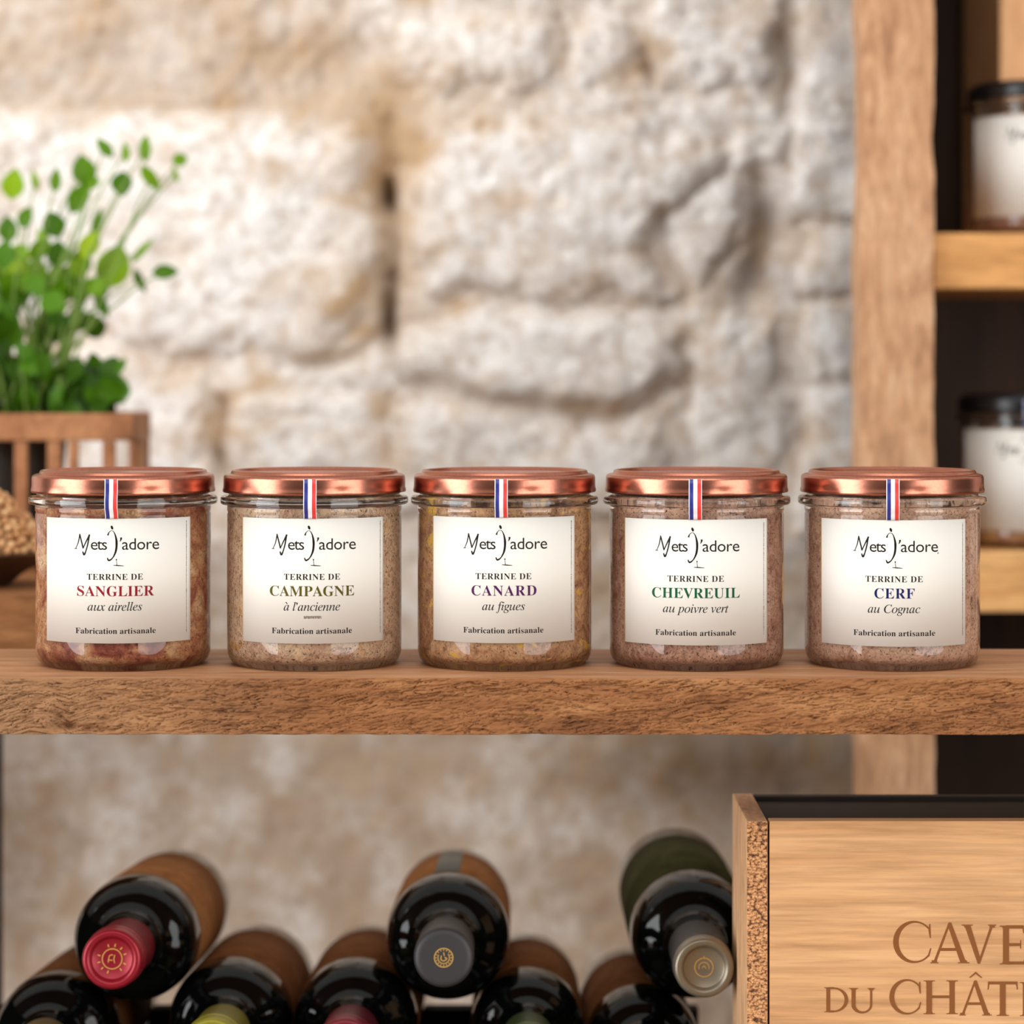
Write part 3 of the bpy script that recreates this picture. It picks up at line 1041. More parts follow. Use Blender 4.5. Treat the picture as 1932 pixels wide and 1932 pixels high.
rack = thing('shelf_rack', (0, 0, FLOOR_Z), 'wooden shelf rack holding the terrine jars, rough sawn front edge', 'shelf')
UP = 0 - FLOOR_Z


def rackbox(name, x0, x1, y0, y1, z0, z1, m, bev=0.001, label=None):
    o = boxo(name, x0, x1, y0, y1, z0 + UP, z1 + UP, m, rack, bev)
    if label: o['label'] = label
    return o


bd = build_board(rack)
bd.location = (0, 0, UP)
bd['label'] = 'rough sawn oak board with a knot near its left end'
LOWZ = -0.243
rackbox('lower_board', -0.55, 0.55, SF, 0.33, LOWZ - 0.022, LOWZ, M['rack_dark'], label='dark lower board under the bottles')
rackbox('side_panel', -0.5705, -0.5505, SF, 0.33, FLOOR_Z, 0.0, M['rack_dark'])
rackbox('side_panel', 0.5505, 0.5705, SF, 0.33, FLOOR_Z, 0.0, M['rack_dark'])
rackbox('rear_post', -0.3180, -0.2862, 0.302, 0.33, LOWZ, 0.0 - 0.06, M['rack_dark'], label='dark rear post at the left end')

# ------------------------------------------------------------------ wall ledge (carries the trough and the bowl)
LZ = 0.0150
tag(boxo('wall_ledge', -0.75, -0.212, 1.405 + CY, 1.895 + CY, LZ - 0.0300, LZ, M['block'], None, 0.001), 'brown wooden ledge on the stone wall carrying the trough and the seed bowl', 'ledge')

# ------------------------------------------------------------------ cabinet on the right
CF = 1.60 + CY
cab = thing('wall_cabinet', (0.44, CF, FLOOR_Z), 'open wooden cabinet with a weathered front post standing against the wall', 'cabinet')


def cabbox(name, x0, x1, y0, y1, z0, z1, m, bev=0.0012, label=None):
    o = boxo(name, x0 - 0.44, x1 - 0.44, y0 - CF, y1 - CF, z0 - FLOOR_Z, z1 - FLOOR_Z, m, cab, bev)
    if label: o['label'] = label
    return o


pxl = (1625 - 966) * 1.6 / F
pxr = (1761 - 966) * 1.6 / F
bm = bmesh.new()      # the left post: slightly wavering edges
zz = np.linspace(FLOOR_Z, 0.62, 150)
rows = []
for z in zz:
    wl = (float(fbm(np.array([z * 26.0]), np.array([0.3]), 3, 5)[0]) - .5) * 0.0045
    wr = (float(fbm(np.array([z * 30.0]), np.array([5.3]), 3, 6)[0]) - .5) * 0.0050
    rows.append([bm.verts.new(p) for p in ((pxl + wl - 0.44, 0, z - FLOOR_Z), (pxr + wr - 0.44, 0, z - FLOOR_Z), (pxr + wr - 0.44, 0.04, z - FLOOR_Z), (pxl + wl - 0.44, 0.04, z - FLOOR_Z))])
for a, b_ in zip(rows[:-1], rows[1:]):
    for k in range(4):
        bm.faces.new((a[k], a[(k + 1) % 4], b_[(k + 1) % 4], b_[k]))
bm.faces.new(rows[0][::-1]); bm.faces.new(rows[-1])
o = obj('post', bm, M['post'], cab)
o['label'] = 'weathered light brown front post'
cabbox('post', 0.66, 0.70, CF, CF + 0.04, FLOOR_Z, 0.62, M['post'])
cabbox('side_panel', pxr - 0.014, pxr - 0.002, CF + 0.0402, 1.84 + CY, FLOOR_Z, 0.62, M['dark_brown'])
cabbox('back_panel', pxr - 0.001, 0.70, 1.83 + CY, 1.842 + CY, FLOOR_Z, 0.62, M['dark_brown'])
S1T, S1B = CZ + 250 * 1.61 / F, CZ + 145 * 1.61 / F
S2T, S2B = CZ - 350 * 1.61 / F, CZ - 465 * 1.61 / F
x_in = pxr + 0.0016
cabbox('shelf', x_in, 0.659, CF + 0.008, 1.829 + CY, S1B, S1T, M['honey'], label='upper shelf with honey coloured front')
cabbox('shelf', x_in, 0.659, CF + 0.008, 1.829 + CY, S2B, S2T, M['honey'], label='lower shelf with honey coloured front')
cabbox('shelf', x_in, 0.659, CF + 0.008, 1.829 + CY, -0.30, -0.28, M['dark_brown'])
cabbox('top_board', x_in, 0.659, CF + 0.008, 1.829 + CY, 0.60, 0.62, M['honey'])


def back_jar(x, z, Z, label, mat):
    root = thing('preserve_jar', (x, Z + CY, z), label, 'jar', 'black lidded jars in the cabinet', -math.atan2(x, Z))
    sc_ = 1.07
    root.scale = (sc_,) * 3
    link(bpy.data.objects.new('glass_body', GLASS_ME), root)
    fm = filling_mesh(66, x * 31); fm.materials.append(mat)
    link(bpy.data.objects.new('terrine_filling', fm), root)
    lid = link(bpy.data.objects.new('lid', LID_BLACK), root)
    lid.scale = (1, 1, 1.0)
    link(bpy.data.objects.new('ribbon', ribbon_mesh(0.0, 66.0)), root)
    lab = strip('label', math.radians(-70), math.radians(70), 10 * MM, 66 * MM, 38.52 * MM, RL, [M['paper']], root)
    it = []
    for v, f in logo(0):
        it.append(([(p[0] * K, vz(p[1])) for p in v], f, 0))
    v, f = text_fit('ets', 'x', 56 * K, -205 * K, -84 * K, vz(751)); it.append((v, f, 0))
    v, f = text_fit('adore', 'x', 56 * K, 28 * K, 306 * K, vz(751)); it.append((v, f, 0))
    lettering(lab, it, [M['ink']], RL + 0.05 * MM)
    return root


back_jar((1962 - 966) * 1.66 / F, S1T, 1.662, 'black lidded glass jar on the cabinet upper shelf', TERR[3])
back_jar((1944 - 966) * 1.66 / F, S2T, 1.662, 'black lidded glass jar on the cabinet lower shelf, behind the rightmost terrine jar', TERR[2])
# wooden box standing behind the upper jar
bm = bmesh.new()
box(bm, 0, 0.11, 0, 0.07, 0, 0.30, 0.0015)
o = obj('wooden_box', bm, M['orange'])
o.location = P(1887, 690, 1.74).xy.to_3d() + Vector((0, 0, S1T))
o.rotation_euler = (0, 0, math.radians(10))
tag(o, 'tall orange wooden box standing behind the upper black lidded jar', 'box')

# ------------------------------------------------------------------ plant trough, plant, pot
TF, TB = 1.58, 1.656
tx1 = (252 - 966) * TF / F
tx0 = -0.47
ttop = CZ - (780 - HOR) * TF / F
tr = thing('slatted_trough', (tx1, TF + CY, LZ), 'brown slatted wooden trough with a leafy herb on the ledge', 'planter')


def trbox(name, x0, x1, y0, y1, z0, z1):
    return boxo(name, x0 - tx1, x1 - tx1, y0, y1, z0 - LZ, z1 - LZ, M['basket'], tr, 0.0012)


zr1 = CZ - (832 - HOR) * TF / F
dpt = TB - TF
trbox('top_rail', tx0, tx1, 0.0, 0.007, zr1, ttop)
trbox('top_rail', tx0, tx1, dpt - 0.007, dpt, zr1, ttop)
trbox('end_rail', tx1 - 0.007, tx1, 0.0072, dpt - 0.0072, zr1, ttop)
trbox('end_rail', tx0, tx0 + 0.007, 0.0072, dpt - 0.0072, zr1, ttop)
for yy in (0.0, dpt - 0.007):
    trbox('lower_rail', tx0, tx1, yy, yy + 0.007, LZ + 0.012, LZ + 0.024)
    for a_, b__ in ((243, 268), (192, 217), (128, 147), (88, 114), (26, 51), (-40, -15), (-105, -80), (-170, -145), (-235, -210), (-300, -275), (-365, -340), (-430, -405), (-495, -470), (-560, -535)):
        x0 = (a_ - 966) * TF / F; x1 = min((b__ - 966) * TF / F, tx1 - 0.0003)
        if yy > 0 and a_ in (128, 192, 88): continue
        trbox('slat', x0, x1, yy + 0.0008, yy + 0.0058, LZ, zr1 - 0.0002)
for yy in (0.022, 0.048):
    trbox('slat', tx1 - 0.006, tx1 - 0.001, yy, yy + 0.010, LZ, zr1 - 0.0002)
trbox('bottom_board', tx0, tx1 - 0.0075, 0.0075, dpt - 0.0075, LZ + 0.002, LZ + 0.008)

ZL = TF + 0.038
pot_c = Vector(((40 - 966) * ZL / F, ZL + CY, LZ + 0.0085))
herb = thing('potted_herb', pot_c, 'bushy green herb with small round leaves in a dark pot inside the trough', 'plant')
bm = bmesh.new()
lathe(bm, smooth_prof([(0, 0), (0.022, 0), (0.0265, 0.068), (0.0285, 0.070), (0.0265, 0.070), (0.0255, 0.062), (0, 0.062)], 1), 48)
bmesh.ops.recalc_face_normals(bm, faces=bm.faces[:])
obj('pot', bm, M['pot'], herb)
bm = bmesh.new()
lathe(bm, [(0, 0.0625), (0.025, 0.0625), (0.025, 0.065), (0, 0.0665)], 32)
obj('soil', bm, M['soil'], herb)


def leaf_mat():
    m, t, b = new_mat('herb_leaf')
    a = t.nodes.new('ShaderNodeAttribute'); a.attribute_name = 'tint'
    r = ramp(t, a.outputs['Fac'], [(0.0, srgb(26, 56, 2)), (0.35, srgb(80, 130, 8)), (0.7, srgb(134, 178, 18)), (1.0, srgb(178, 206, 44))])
    t.links.new(r.outputs[0], b.inputs['Base Color'])
    b.inputs['Roughness'].default_value = 0.5
    b.inputs['Specular IOR Level'].default_value = 0.3
    tr_ = t.nodes.new('ShaderNodeBsdfTranslucent')
    t.links.new(r.outputs[0], tr_.inputs[0])
    mx = t.nodes.new('ShaderNodeMixShader'); mx.inputs[0].default_value = 0.35
    out = t.nodes['Material Output']
    t.links.new(b.outputs[0], mx.inputs[1]); t.links.new(tr_.outputs[0], mx.inputs[2]); t.links.new(mx.outputs[0], out.inputs[0])
    return m


def leaf(bm, lay, c, L, W, ang, tint, tilt=0.0, yaw=0.0):
    """an oval cupped leaf, its length along ang in the picture plane, base first"""
    d = Vector((math.cos(ang), 0, math.sin(ang)))
    s = Vector((-math.sin(ang), 0, math.cos(ang)))
    n = Vector((0, -1, 0))
    R = Matrix.Rotation(tilt, 3, d) @ Matrix.Rotation(yaw, 3, s)
    d, s, n = R @ d, R @ s, R @ n
    N = 7
    rows = []
    for i in range(N + 1):
        t = i / N
        w_ = W * 0.5 * math.sin(PI * min(1, t ** 0.85)) ** 0.75 if 0 < t < 1 else 0.0004
        base = c + d * (t - 0.5) * L - n * (L * 0.10 * (2 * t - 1) ** 2)
        rows.append([bm.verts.new(base + s * (w_ * k) + n * (abs(k) * W * 0.06)) for k in (-1, -0.5, 0, 0.5, 1)])
    for a, b in zip(rows[:-1], rows[1:]):
        for k in range(4):
            f = bm.faces.new((a[k], b[k], b[k + 1], a[k + 1])); f.smooth = True
    for r in rows:
        for v in r:
            v[lay] = (tint, tint, tint, 1)


KL = [  # px, py, length px, width px, angle deg (picture), tint with painted shade low down
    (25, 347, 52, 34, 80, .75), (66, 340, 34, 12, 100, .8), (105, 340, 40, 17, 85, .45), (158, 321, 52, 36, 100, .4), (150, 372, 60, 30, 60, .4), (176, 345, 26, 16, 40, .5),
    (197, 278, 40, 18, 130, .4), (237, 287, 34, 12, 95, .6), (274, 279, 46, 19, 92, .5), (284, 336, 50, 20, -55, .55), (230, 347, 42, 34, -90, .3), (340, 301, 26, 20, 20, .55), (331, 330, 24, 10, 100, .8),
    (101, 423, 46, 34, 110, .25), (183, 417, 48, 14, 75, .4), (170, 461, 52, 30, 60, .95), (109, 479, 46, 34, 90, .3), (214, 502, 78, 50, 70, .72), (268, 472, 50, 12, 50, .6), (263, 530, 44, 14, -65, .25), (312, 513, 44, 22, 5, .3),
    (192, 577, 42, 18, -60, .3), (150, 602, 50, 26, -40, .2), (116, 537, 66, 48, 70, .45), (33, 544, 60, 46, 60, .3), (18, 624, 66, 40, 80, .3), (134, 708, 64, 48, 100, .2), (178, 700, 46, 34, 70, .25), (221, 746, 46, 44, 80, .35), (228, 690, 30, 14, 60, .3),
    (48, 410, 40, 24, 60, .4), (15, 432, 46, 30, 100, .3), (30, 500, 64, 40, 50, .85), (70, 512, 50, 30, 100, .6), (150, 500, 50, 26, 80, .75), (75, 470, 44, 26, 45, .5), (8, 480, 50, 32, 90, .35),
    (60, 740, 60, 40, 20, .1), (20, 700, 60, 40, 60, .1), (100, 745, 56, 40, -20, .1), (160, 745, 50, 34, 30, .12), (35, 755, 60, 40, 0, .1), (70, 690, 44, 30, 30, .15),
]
bm = bmesh.new()
lay = bm.verts.layers.float_color.new('tint')
inv = Matrix.Translation(-pot_c)
rr = random.Random(3)
tips = []
for (x, y, L, W, a, ti) in KL:
    Zl = ZL - 0.006 + rr.uniform(-0.018, 0.018)
    c = P(x, y, Zl) - pot_c
    c.z += 0.004 * (y > 720)
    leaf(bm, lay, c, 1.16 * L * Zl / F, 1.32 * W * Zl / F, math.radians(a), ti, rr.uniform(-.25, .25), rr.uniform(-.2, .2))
    if y < 560 and x > 60: tips.append(c)
for _ in range(760):
    y = rr.triangular(405, 775, 690) if _ < 600 else rr.uniform(712, 780)
    lim = 70 if y < 450 else (190 if y < 540 else 215)
    x = rr.uniform(-330, lim)
    if y < 500 and rr.random() < .55: continue
    Zl = ZL + rr.uniform(-0.045, 0.05)
    if 570 < y < 690 and x > 10 and rr.random() < 0.86: continue
    if y < 575 and rr.random() < .25: continue
    c = P(x, y, Zl) - pot_c
    L = rr.uniform(40, 64); W = L * rr.uniform(.6, .8)
    if y > 690:
        Zl = ZL + rr.uniform(-.016, .016); c = P(x, y, Zl) - pot_c
    dark = max(0.0, min(1, (660 - y) / 220))  # higher leaves tinted brighter, top light painted into their colour
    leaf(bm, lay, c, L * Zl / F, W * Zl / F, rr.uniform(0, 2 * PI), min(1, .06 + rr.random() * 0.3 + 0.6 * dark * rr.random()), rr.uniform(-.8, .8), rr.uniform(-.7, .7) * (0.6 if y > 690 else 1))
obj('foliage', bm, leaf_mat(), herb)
bm = bmesh.new()
top = Vector((0, 0, 0.065))
for c in tips + [P(rr.uniform(-250, 180), rr.uniform(420, 660), ZL + rr.uniform(-.03, .03)) - pot_c for _ in range(40)]:
    b0 = top + Vector((rr.uniform(-.02, .02), rr.uniform(-.015, .015), 0))
    mid = (b0 + c) * 0.5 + Vector((rr.uniform(-.01, .01), 0, 0.02))
    tube(bm, [b0, b0.lerp(mid, .5) + Vector((0, 0, .006)), mid, c.lerp(mid, .35) + Vector((0, 0, .003)), c], [.0010, .0009, .0008, .0006, .0004], 6)
obj('stems', bm, M['stem'], herb)

# ------------------------------------------------------------------ bowl of seeds on its block
BZ = 1.46
bc = P(-22, 1122, BZ)
bc.z = LZ + 0.0002
bowl = thing('seed_bowl', bc, 'dark wooden bowl heaped with round seeds behind the leftmost jar', 'bowl')
rimz = 0.0185
bm = bmesh.new()
lathe(bm, smooth_prof([(0, 0), (0.010, 0), (0.012, 0.001), (0.019, 0.0075), (0.030, rimz - 0.006), (0.0375, rimz - 0.0010), (0.0377, rimz), (0.036, rimz), (0.028, rimz - 0.0050), (0.017, 0.0095), (0, 0.006)], 2), 64)
bmesh.ops.recalc_face_normals(bm, faces=bm.faces[:])
obj('bowl_body', bm, M['bowl'], bowl)
mseed, t, b = new_mat('seed_skin')
oi = t.nodes.new('ShaderNodeObjectInfo')
r = ramp(t, oi.outputs['Random'], [(0, srgb(160, 104, 58)), (0.5, srgb(198, 142, 90)), (1, srgb(220, 176, 124))])
t.links.new(r.outputs[0], b.inputs['Base Color']); b.inputs['Roughness'].default_value = 0.45
hp = 0.032
bm = bmesh.new()
lathe(bm, smooth_prof([(0, hp - 0.0065), (0.010, hp - 0.010), (0.024, 0.0065), (0.027, -0.003), (0.016, -0.0085), (0, -0.0115)], 1), 40)
bmesh.ops.recalc_face_normals(bm, faces=bm.faces[:])
o = obj('seeds', bm, mseed)
o.location = bc + Vector((0, 0, rimz))
tag(o, 'heap of seeds underneath the top layer in the dark wooden bowl', 'seeds', kind='stuff')
bm = bmesh.new()
bmesh.ops.create_icosphere(bm, subdivisions=2, radius=1.0)
for v in bm.verts:
    v.co.z *= 0.86
    if v.co.x > 0.5: v.co.x += (v.co.x - .5) * 0.35
for f in bm.faces: f.smooth = True
seed_me = bpy.data.meshes.new('seed')
bm.to_mesh(seed_me); bm.free()
seed_me.materials.append(mseed)
pts = []
rs = random.Random(5)
tries = 0
while len(pts) < 285 and tries < 40000:
    tries += 1
    t_ = math.sqrt(rs.random())
    a = rs.uniform(-PI * 0.98, PI * 0.30)
    rad = 0.0335 * t_
    z = rimz + hp * (1 - t_ ** 1.4) + 0.0010
    p = Vector((rad * math.cos(a), rad * math.sin(a), z))
    if all((p - q).length > 0.0038 for q in pts):
        pts.append(p)
for p in pts:
    o = bpy.data.objects.new('seed', seed_me)
    C.objects.link(o)
    s = rs.uniform(0.0021, 0.0025)
    o.scale = (s, s, s)
    o.location = bc + p
    o.rotation_euler = (rs.uniform(0, 6), rs.uniform(0, 6), rs.uniform(0, 6))
    tag(o, 'small round tan seed heaped in the dark wooden bowl', 'seed', 'seeds heaped in the bowl')

# ------------------------------------------------------------------ wine bottles
BR = 0.0300


def bottle_profile():
    body = [(0, 0.012), (0.012, 0.010), (0.022, 0.003), (0.0265, 0.0), (0.0290, 0.0015), (BR, 0.005), (BR, 0.02), (BR, 0.06), (BR, 0.11), (BR, 0.138)]
    sh = [(BR, 0.138), (BR, 0.152), (0.0292, 0.164), (0.0245, 0.1705), (0.0180, 0.1742), (0.0140, 0.179), (0.0127, 0.190), (0.0125, 0.206)]
    return body[:-1] + smooth_prof(sh, 3) + [(0.0123, 0.23), (0.0123, 0.236), (0.0, 0.236)]


bm = bmesh.new()
lathe(bm, bottle_profile(), 96)
bmesh.ops.recalc_face_normals(bm, faces=bm.faces[:])
BOT_ME = bpy.data.meshes.new('bottle_glass')
bm.to_mesh(BOT_ME); bm.free()
BOT_ME.materials.append(M['bottle'])


def cap_mesh(kind, mat):
    bm = bmesh.new()
    if kind == 'rim':
        pr = [(0.0126, 0.190), (0.0133, 0.1905), (0.0134, 0.226), (0.0139, 0.2265), (0.0141, 0.2275), (0.0139, 0.2285), (0.0135, 0.2292), (0.0137, 0.2302), (0.0137, 0.2372), (0.0131, 0.2394), (0.0116, 0.2399), (0.0101, 0.2394), (0.0093, 0.2378), (0.0089, 0.2374), (0, 0.2374)]
    else:
        pr = [(0.0126, 0.190), (0.0133, 0.1905), (0.0135, 0.2255), (0.0137, 0.226), (0.0137, 0.2365), (0.0132, 0.2385), (0.0120, 0.2395), (0.0100, 0.2397), (0, 0.2397)]
    lathe(bm, pr + [(0, 0.2362), (0.0125, 0.2362), (0.0126, 0.19)], 72)
    if mat is M['cap_silver']:           # only the end is metal, the sleeve behind it is dark
        for f in bm.faces:
            if f.calc_center_median().z < 0.2295: f.material_index = 1
    bmesh.ops.recalc_face_normals(bm, faces=bm.faces[:])
    me = bpy.data.meshes.new('capsule')
    bm.to_mesh(me); bm.free()
    me.materials.append(mat)
    me.materials.append(M['cap_grey'])
    return me


def emblem(parent, kind, z):
    S = []
    r = 0.0042 if kind != 'sun' else 0.0045
    wd = 0.00042
    S.append(ringp(0, 0, r, wd))
    rg = random.Random(len(kind))
    if kind == 'sun':
        for k in range(12):
            a = math.radians(20 + k * 29)
            if k in (4, 9): continue
            S.append(stroke([(r * 1.22 * math.cos(a), r * 1.22 * math.sin(a)), (r * 1.52 * math.cos(a), r * 1.52 * math.sin(a))], [wd * 1.2, wd * 1.2], 2))
        S.append(stroke([(-.0018, -.0016), (-.0012, .0014), (.0004, .0018)], [wd, wd * .9, wd]))
        S.append(stroke([(.0012, .0018), (.0008, -.0002), (.0012, -.0019)], [wd, wd * .9, wd]))
        S.append(stroke([(-.0020, -.0005), (.0002, -.0006)], [wd * .9, wd * .9]))
    elif kind == 'seal':
        S.append(ringp(0, 0, r * 0.62, wd * .9, 150, 400))
        for k in range(16):
            a = 2 * PI * k / 16
            S.append(stroke([(r * .74 * math.cos(a), r * .74 * math.sin(a)), (r * .90 * math.cos(a), r * .90 * math.sin(a))], [wd * .9, wd * .9], 2))
        S.append(stroke([(-.0010, .0010), (-.0012, -.0008), (.0002, -.0014), (.0014, -.0004), (.0004, .0002)], [wd] * 5))
        S.append(stroke([(.0, .0024), (.0003, .0008)], [wd, wd]))
    else:
        S.append(ringp(0, 0, r * .55, wd * .8, -20, 200))
        S.append(stroke([(0, r * .9), (0, r * 1.25)], [wd, wd * .7], 2))
        S.append(stroke([(-.0008, -.0004), (.0, .0008), (.0009, -.0006)], [wd * .8] * 3))
    bm = bmesh.new()
    for v, f in S:
        add_flat(bm, v, f, lambda p: (p[0], p[1], z), 0)
    bm.normal_update()
    for f in bm.faces:
        if f.normal.z < 0: f.normal_flip()
    return obj('emblem', bm, M['emblem_gold'], parent)


def ring_strip(name, r, z0, z1, m, parent, a0=0.0, a1=2 * PI, th=0.00018):
    bm = bmesh.new()
    n = 72
    full = abs(a1 - a0 - 2 * PI) < 1e-6
    rows = []
    for i in range(n + (0 if full else 1)):
        a = a0 + (a1 - a0) * i / n
        rows.append([bm.verts.new((q * math.cos(a), q * math.sin(a), z)) for q, z in ((r + th, z0), (r + th, z1), (r - 0.00005, z1), (r - 0.00005, z0))])
    for i in range(n):
        p, q = rows[i], rows[(i + 1) % len(rows)]
        for k in range(4):
            f = bm.faces.new((p[k], q[k], q[(k + 1) % 4], p[(k + 1) % 4])); f.smooth = k in (0, 2)
    if not full:
        bm.faces.new(rows[0]); bm.faces.new(rows[-1][::-1])
    bmesh.ops.recalc_face_normals(bm, faces=bm.faces[:])
    return obj(name, bm, m, parent)


BOTTLES = [  # shoulder centre x, z (1.342 m away), nose-up slope, size, label, capsule, label paper, emblem, capsule kind, band
    (-0.1817, -0.1461, 0.091, 1.0, 'wine bottle with bright red capsule, topmost at the left of the stack', 'cap_red', 'kraft', 'sun', 'rim', False),
    (-0.0310, -0.1453, 0.091, 1.0, 'wine bottle with charcoal capsule and gold seal, topmost in the middle', 'cap_grey', 'kraft', 'seal', 'flat', True),
    (0.0872, -0.1440, 0.025, 1.0, 'wine bottle with pewter capsule and olive label, leaning beside the crate', 'cap_silver', 'olive_label', 'mark', 'rim', False),
    (-0.2203, -0.1932, 0.091, 1.0, 'wine bottle with tan capsule, under the red capsule bottle at far left', 'cap_tan', 'kraft_dark', None, 'rim', False),
    (-0.1363, -0.1866, 0.091, 1.0, 'wine bottle with olive yellow capsule in the bottom row', 'cap_olive', 'kraft_dark', None, 'rim', False),
    (-0.0757, -0.1868, 0.091, 1.0, 'wine bottle with wine red capsule in the bottom row, left of the charcoal capsule', 'cap_wine', 'kraft_dark', None, 'rim', False),
    (0.0075, -0.1891, 0.091, 0.92, 'wine bottle with green capsule in the bottom row, right of the charcoal capsule', 'cap_green', 'kraft_dark', None, 'rim', False),
    (0.0632, -0.1972, 0.091, 0.92, 'wine bottle with plum capsule in the bottom row, below the pewter capsule', 'cap_plum', 'kraft_dark', None, 'rim', False),
]


def bottle(x, z, slope, size, label, cap, lab, emb, capkind, band):
    y = 1.342 + CY
    d = Vector((0, -1, slope)).normalized()
    tip = Vector((x, y, z)) + d * 0.0925
    base = tip - d * 0.24
    root = thing('wine_bottle', base, label, 'bottle', 'wine bottles lying in the rack')
    root.rotation_euler = (PI / 2 - math.atan(slope), 0, 0)      # bottle axis along -y, local +y up
    root.scale = (size, size, 1)
    link(bpy.data.objects.new('bottle_glass', BOT_ME), root)
    cp = link(bpy.data.objects.new('capsule', cap_mesh(capkind, M[cap])), root)
    if emb:
        emblem(cp, emb, 0.2375 if capkind == 'rim' else 0.2398)
    lb = ring_strip('label', BR, 0.030, 0.146, M[lab], root)
    if band:
        ring_strip('label_band', BR + 0.0002, 0.0301, 0.1459, M['band'], lb, math.radians(80), math.radians(103))
    return root


for B in BOTTLES:
    bottle(*B)
# scalloped cradles carrying the bottom row
for yc in (0.150, 0.235):
    xs_ = np.linspace(-0.28, 0.098, 240)
    top_ = np.full(xs_.shape, -0.207)
    for (x, z, sl, sz, *_r) in BOTTLES[3:]:
        zc = z - sl * (yc + 0.006 - (1.342 + CY))
        r = 0.0302 * sz / math.cos(math.atan(sl)) + 0.0003
        dx = xs_ - x
        cut = np.where(np.abs(dx) < r, zc - np.sqrt(np.maximum(r * r - dx * dx, 0)), 1)
        top_ = np.minimum(top_, cut)
    top_ = np.maximum(top_, LOWZ + 0.0005)
    bm = bmesh.new()
    rows = []
    for xx, tt in zip(xs_, top_):
        rows.append([bm.verts.new((xx, yy, zz + UP)) for yy, zz in ((yc - 0.006, LOWZ), (yc + 0.006, LOWZ), (yc + 0.006, tt), (yc - 0.006, tt))])
    for a, b_ in zip(rows[:-1], rows[1:]):
        for k in range(4):
            bm.faces.new((a[k], a[(k + 1) % 4], b_[(k + 1) % 4], b_[k]))
    bm.faces.new(rows[0][::-1]); bm.faces.new(rows[-1])
    bmesh.ops.recalc_face_normals(bm, faces=bm.faces[:])
    obj('bottle_cradle', bm, M['rack_dark'], rack)

# ------------------------------------------------------------------ wine crate
KZ = 1.20
kf = KZ + CY
kx0 = (1409 - 966) * KZ / F
kx1 = (1448.5 - 966) * KZ / F
kx2 = 0.352
ktop = CZ - (1551 - HOR) * KZ / F
kdep = 0.078
crate = thing('wine_crate', (kx0, kf, LOWZ + 0.0004), 'pale pine wine crate with brown lettering under the right end of the shelf', 'crate')


def kbox(name, x0, x1, y0, y1, z0, z1, m, bev=0.0006):
    return boxo(name, x0 - kx0, x1 - kx0, y0, y1, z0 - LOWZ, z1 - LOWZ, m, crate, bev)


bm = bmesh.new()
box(bm, 0, kx1 - kx0, 0, kdep, 0, ktop - LOWZ, 0.0007)
for f in bm.faces:
    f.material_index = 1 if f.normal.y < -0.9 else 0
bm.normal_update()
for f in bm.faces:
    if f.normal.y < -0.9: f.material_index = 1
sp_ = obj('side_panel', bm, [M['crate_side'], M['chip']], crate)
sp_['label'] = 'side panel with coarse chipboard end'
kbox('side_panel', kx2 - 0.009, kx2, 0, kdep, LOWZ, ktop, M['crate_side'])
gap = 0.0008
fp = kbox('front_panel', kx1 + gap, kx2 - 0.0095, 0.0004, 0.009, LOWZ, ktop, M['crate'])
kbox('back_panel', kx1 + 0.0002, kx2 - 0.0095, kdep - 0.007, kdep, LOWZ, ktop - 0.0004, M['felt'])
kbox('sliding_lid', kx1 + 0.0002, kx2 - 0.0095, 0.0092, kdep - 0.0072, ktop - 0.007, ktop - 0.0025, M['felt'])
kbox('bottom_board', kx1 + 0.0002, kx2 - 0.0095, 0.0092, kdep - 0.0072, LOWZ + 0.0002, LOWZ + 0.006, M['crate_side'])


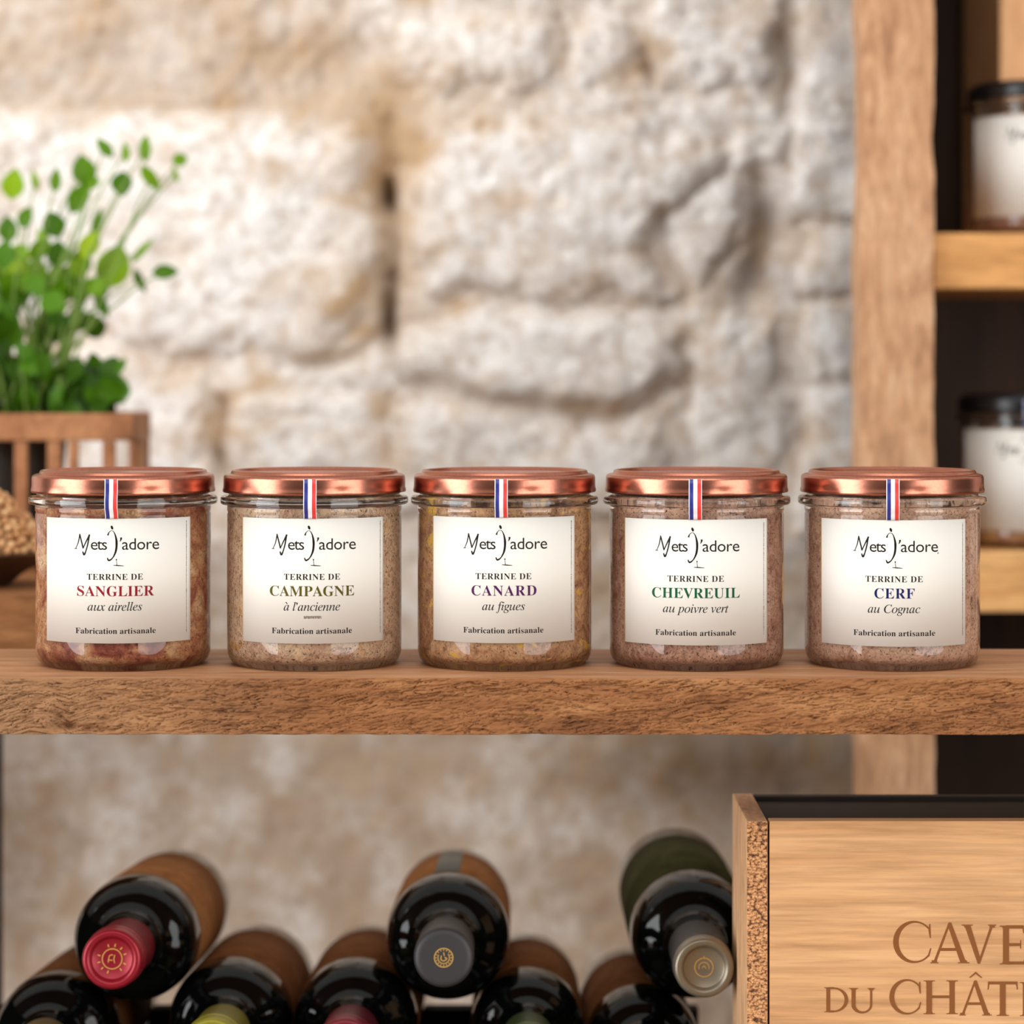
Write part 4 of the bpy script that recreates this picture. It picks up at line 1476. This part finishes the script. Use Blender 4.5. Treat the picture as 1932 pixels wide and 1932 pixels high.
# carved capitals, cap height 1, drawn as stems, hairlines and serifs
def cap_glyph(ch):
    G = []
    ST, TH = 0.150, 0.080

    def q(*p): G.append((list(p), [tuple(range(len(p)))]))

    def serif(x, y, half, up):
        h = 0.035 if up else -0.035
        q((x - half, y), (x + half, y), (x + half, y + h * .7), (x - half, y + h * .7))
        q((x - half * .62, y + h * .7), (x + half * .62, y + h * .7), (x + ST * .48, y + h * 2.2), (x - ST * .48, y + h * 2.2))

    def stem(x, y0=0.0, y1=1.0, w_=ST, s0=True, s1=True):
        q((x - w_ / 2, y0), (x + w_ / 2, y0), (x + w_ / 2, y1), (x - w_ / 2, y1))
        if s0: serif(x, y0, w_ / 2 + 0.085, True)
        if s1: serif(x, y1, w_ / 2 + 0.085, False)

    def bar(x0, x1, y, t=TH): q((x0, y - t / 2), (x1, y - t / 2), (x1, y + t / 2), (x0, y + t / 2))

    def arc(cx, cy, rx, ry, ix, iy, irx, iry, a0, a1, n=40):
        v, f = [], []
        for i in range(n + 1):
            a = math.radians(a0 + (a1 - a0) * i / n)
            v += [(cx + rx * math.cos(a), cy + ry * math.sin(a)), (ix + irx * math.cos(a), iy + iry * math.sin(a))]
            if i: f.append((2 * i - 2, 2 * i - 1, 2 * i + 1, 2 * i))
        G.append((v, f))
    if ch == 'C':
        arc(.50, .5, .50, .53, .54, .5, .405, .478, 42, 318)
        q((.852, .80), (.885, .60), (.915, .60), (.90, .95), (.872, .95))
        q((.84, .165), (.80, .13), (.875, .14), (.925, .34), (.895, .345))
        return G, 0.93
    if ch in 'A\u00c2':
        q((.02, 0), (.095, 0), (.46, .95), (.455, 1.02), (.43, 1.02))
        q((.40, .97), (.455, 1.02), (.50, 1.02), (.90, 0), (.745, 0))
        bar(.21, .70, .345, TH * .9)
        serif(.06, 0, .105, True); serif(.825, 0, .15, True)
        if ch == '\u00c2':
            q((.26, 1.10), (.31, 1.10), (.47, 1.215), (.47, 1.275)); q((.47, 1.275), (.47, 1.215), (.63, 1.10), (.68, 1.10))
        return G, 0.95
    if ch == 'V':
        q((.07, 1), (.23, 1), (.50, .16), (.47, -.02), (.44, -.02))
        q((.80, 1), (.87, 1), (.50, -.02), (.46, -.02), (.47, .07))
        serif(.15, 1, .15, False); serif(.835, 1, .11, False)
        return G, 0.93
    if ch == 'E':
        stem(.15)
        bar(.15, .60, .968); bar(.15, .53, .51, TH * .9); bar(.15, .62, .032)
        q((.565, .999), (.605, .999), (.62, .80), (.595, .80)); q((.515, .62), (.54, .62), (.54, .40), (.515, .40)); q((.585, 0), (.64, .0), (.67, .23), (.64, .23))
        return G, 0.70
    if ch == 'D':
        stem(.16)
        arc(.36, .5, .56, .5, .36, .5, .425, .438, -90, 90)
        bar(.16, .37, .969); bar(.16, .37, .031)
        return G, 0.97
    if ch == 'U':
        q((.155, 1), (.28, 1), (.28, .33), (.155, .33))
        q((.745, 1), (.81, 1), (.81, .33), (.745, .33))
        arc(.4825, .33, .3275, .35, .5125, .33, .2325, .275, 180, 360)
        serif(.2175, 1, .15, False); serif(.7775, 1, .12, False)
        return G, 0.95
    if ch == 'H':
        stem(.16); stem(.80); bar(.16, .80, .515, TH)
        return G, 0.98
    if ch == 'T':
        stem(.42, s1=False)
        bar(.03, .81, .968)
        q((.03, 1), (.075, 1), (.045, .77), (.015, .77)); q((.765, 1), (.81, 1), (.825, .77), (.795, .77))
        return G, 0.84
    return G, 0.5


def crate_text(items):
    bm = bmesh.new()
    cnt = 0
    for ch, x0c, x1c, top, bot in items:
        G, adv = cap_glyph(ch)
        xs = [p[0] for v, f in G for p in v]
        a, b_ = min(xs), max(xs)
        for v, f in G:
            pts_ = []
            for p in v:
                cxp = 1330 + (x0c + (p[0] - a) / (b_ - a) * (x1c - x0c)) / 3.209
                cyp = 1380 + (bot - p[1] * (bot - top)) / 3.209
                w3 = P(cxp, cyp, KZ)
                pts_.append((w3.x - kx0, w3.z - LOWZ))
            lift = 0.00034 - 0.000008 * (cnt % 23); cnt += 1
            add_flat(bm, pts_, f, lambda p: (p[0], lift, p[1]), 0)
    bm.normal_update()
    for f in bm.faces:
        if f.normal.y > 0: f.normal_flip()
    return obj('lettering', bm, M['burn'], fp)


crate_text([('C', 1140, 1372, 1160, 1402), ('A', 1366, 1602, 1168, 1410), ('V', 1556, 1764, 1176, 1408), ('E', 1786, 1946, 1182, 1416),
            ('D', 722, 868, 1556, 1706), ('U', 872, 1030, 1560, 1710), ('C', 1118, 1310, 1512, 1714), ('H', 1324, 1532, 1514, 1718), ('\u00c2', 1540, 1738, 1518, 1726), ('T', 1712, 1896, 1522, 1728),
            ('E', 1908, 2050, 1524, 1730), ('A', 2060, 2260, 1528, 1734), ('U', 2265, 2470, 1532, 1740)])

# ------------------------------------------------------------------ the five jars
for i, J in enumerate(JARS):
    build_jar(i, J)
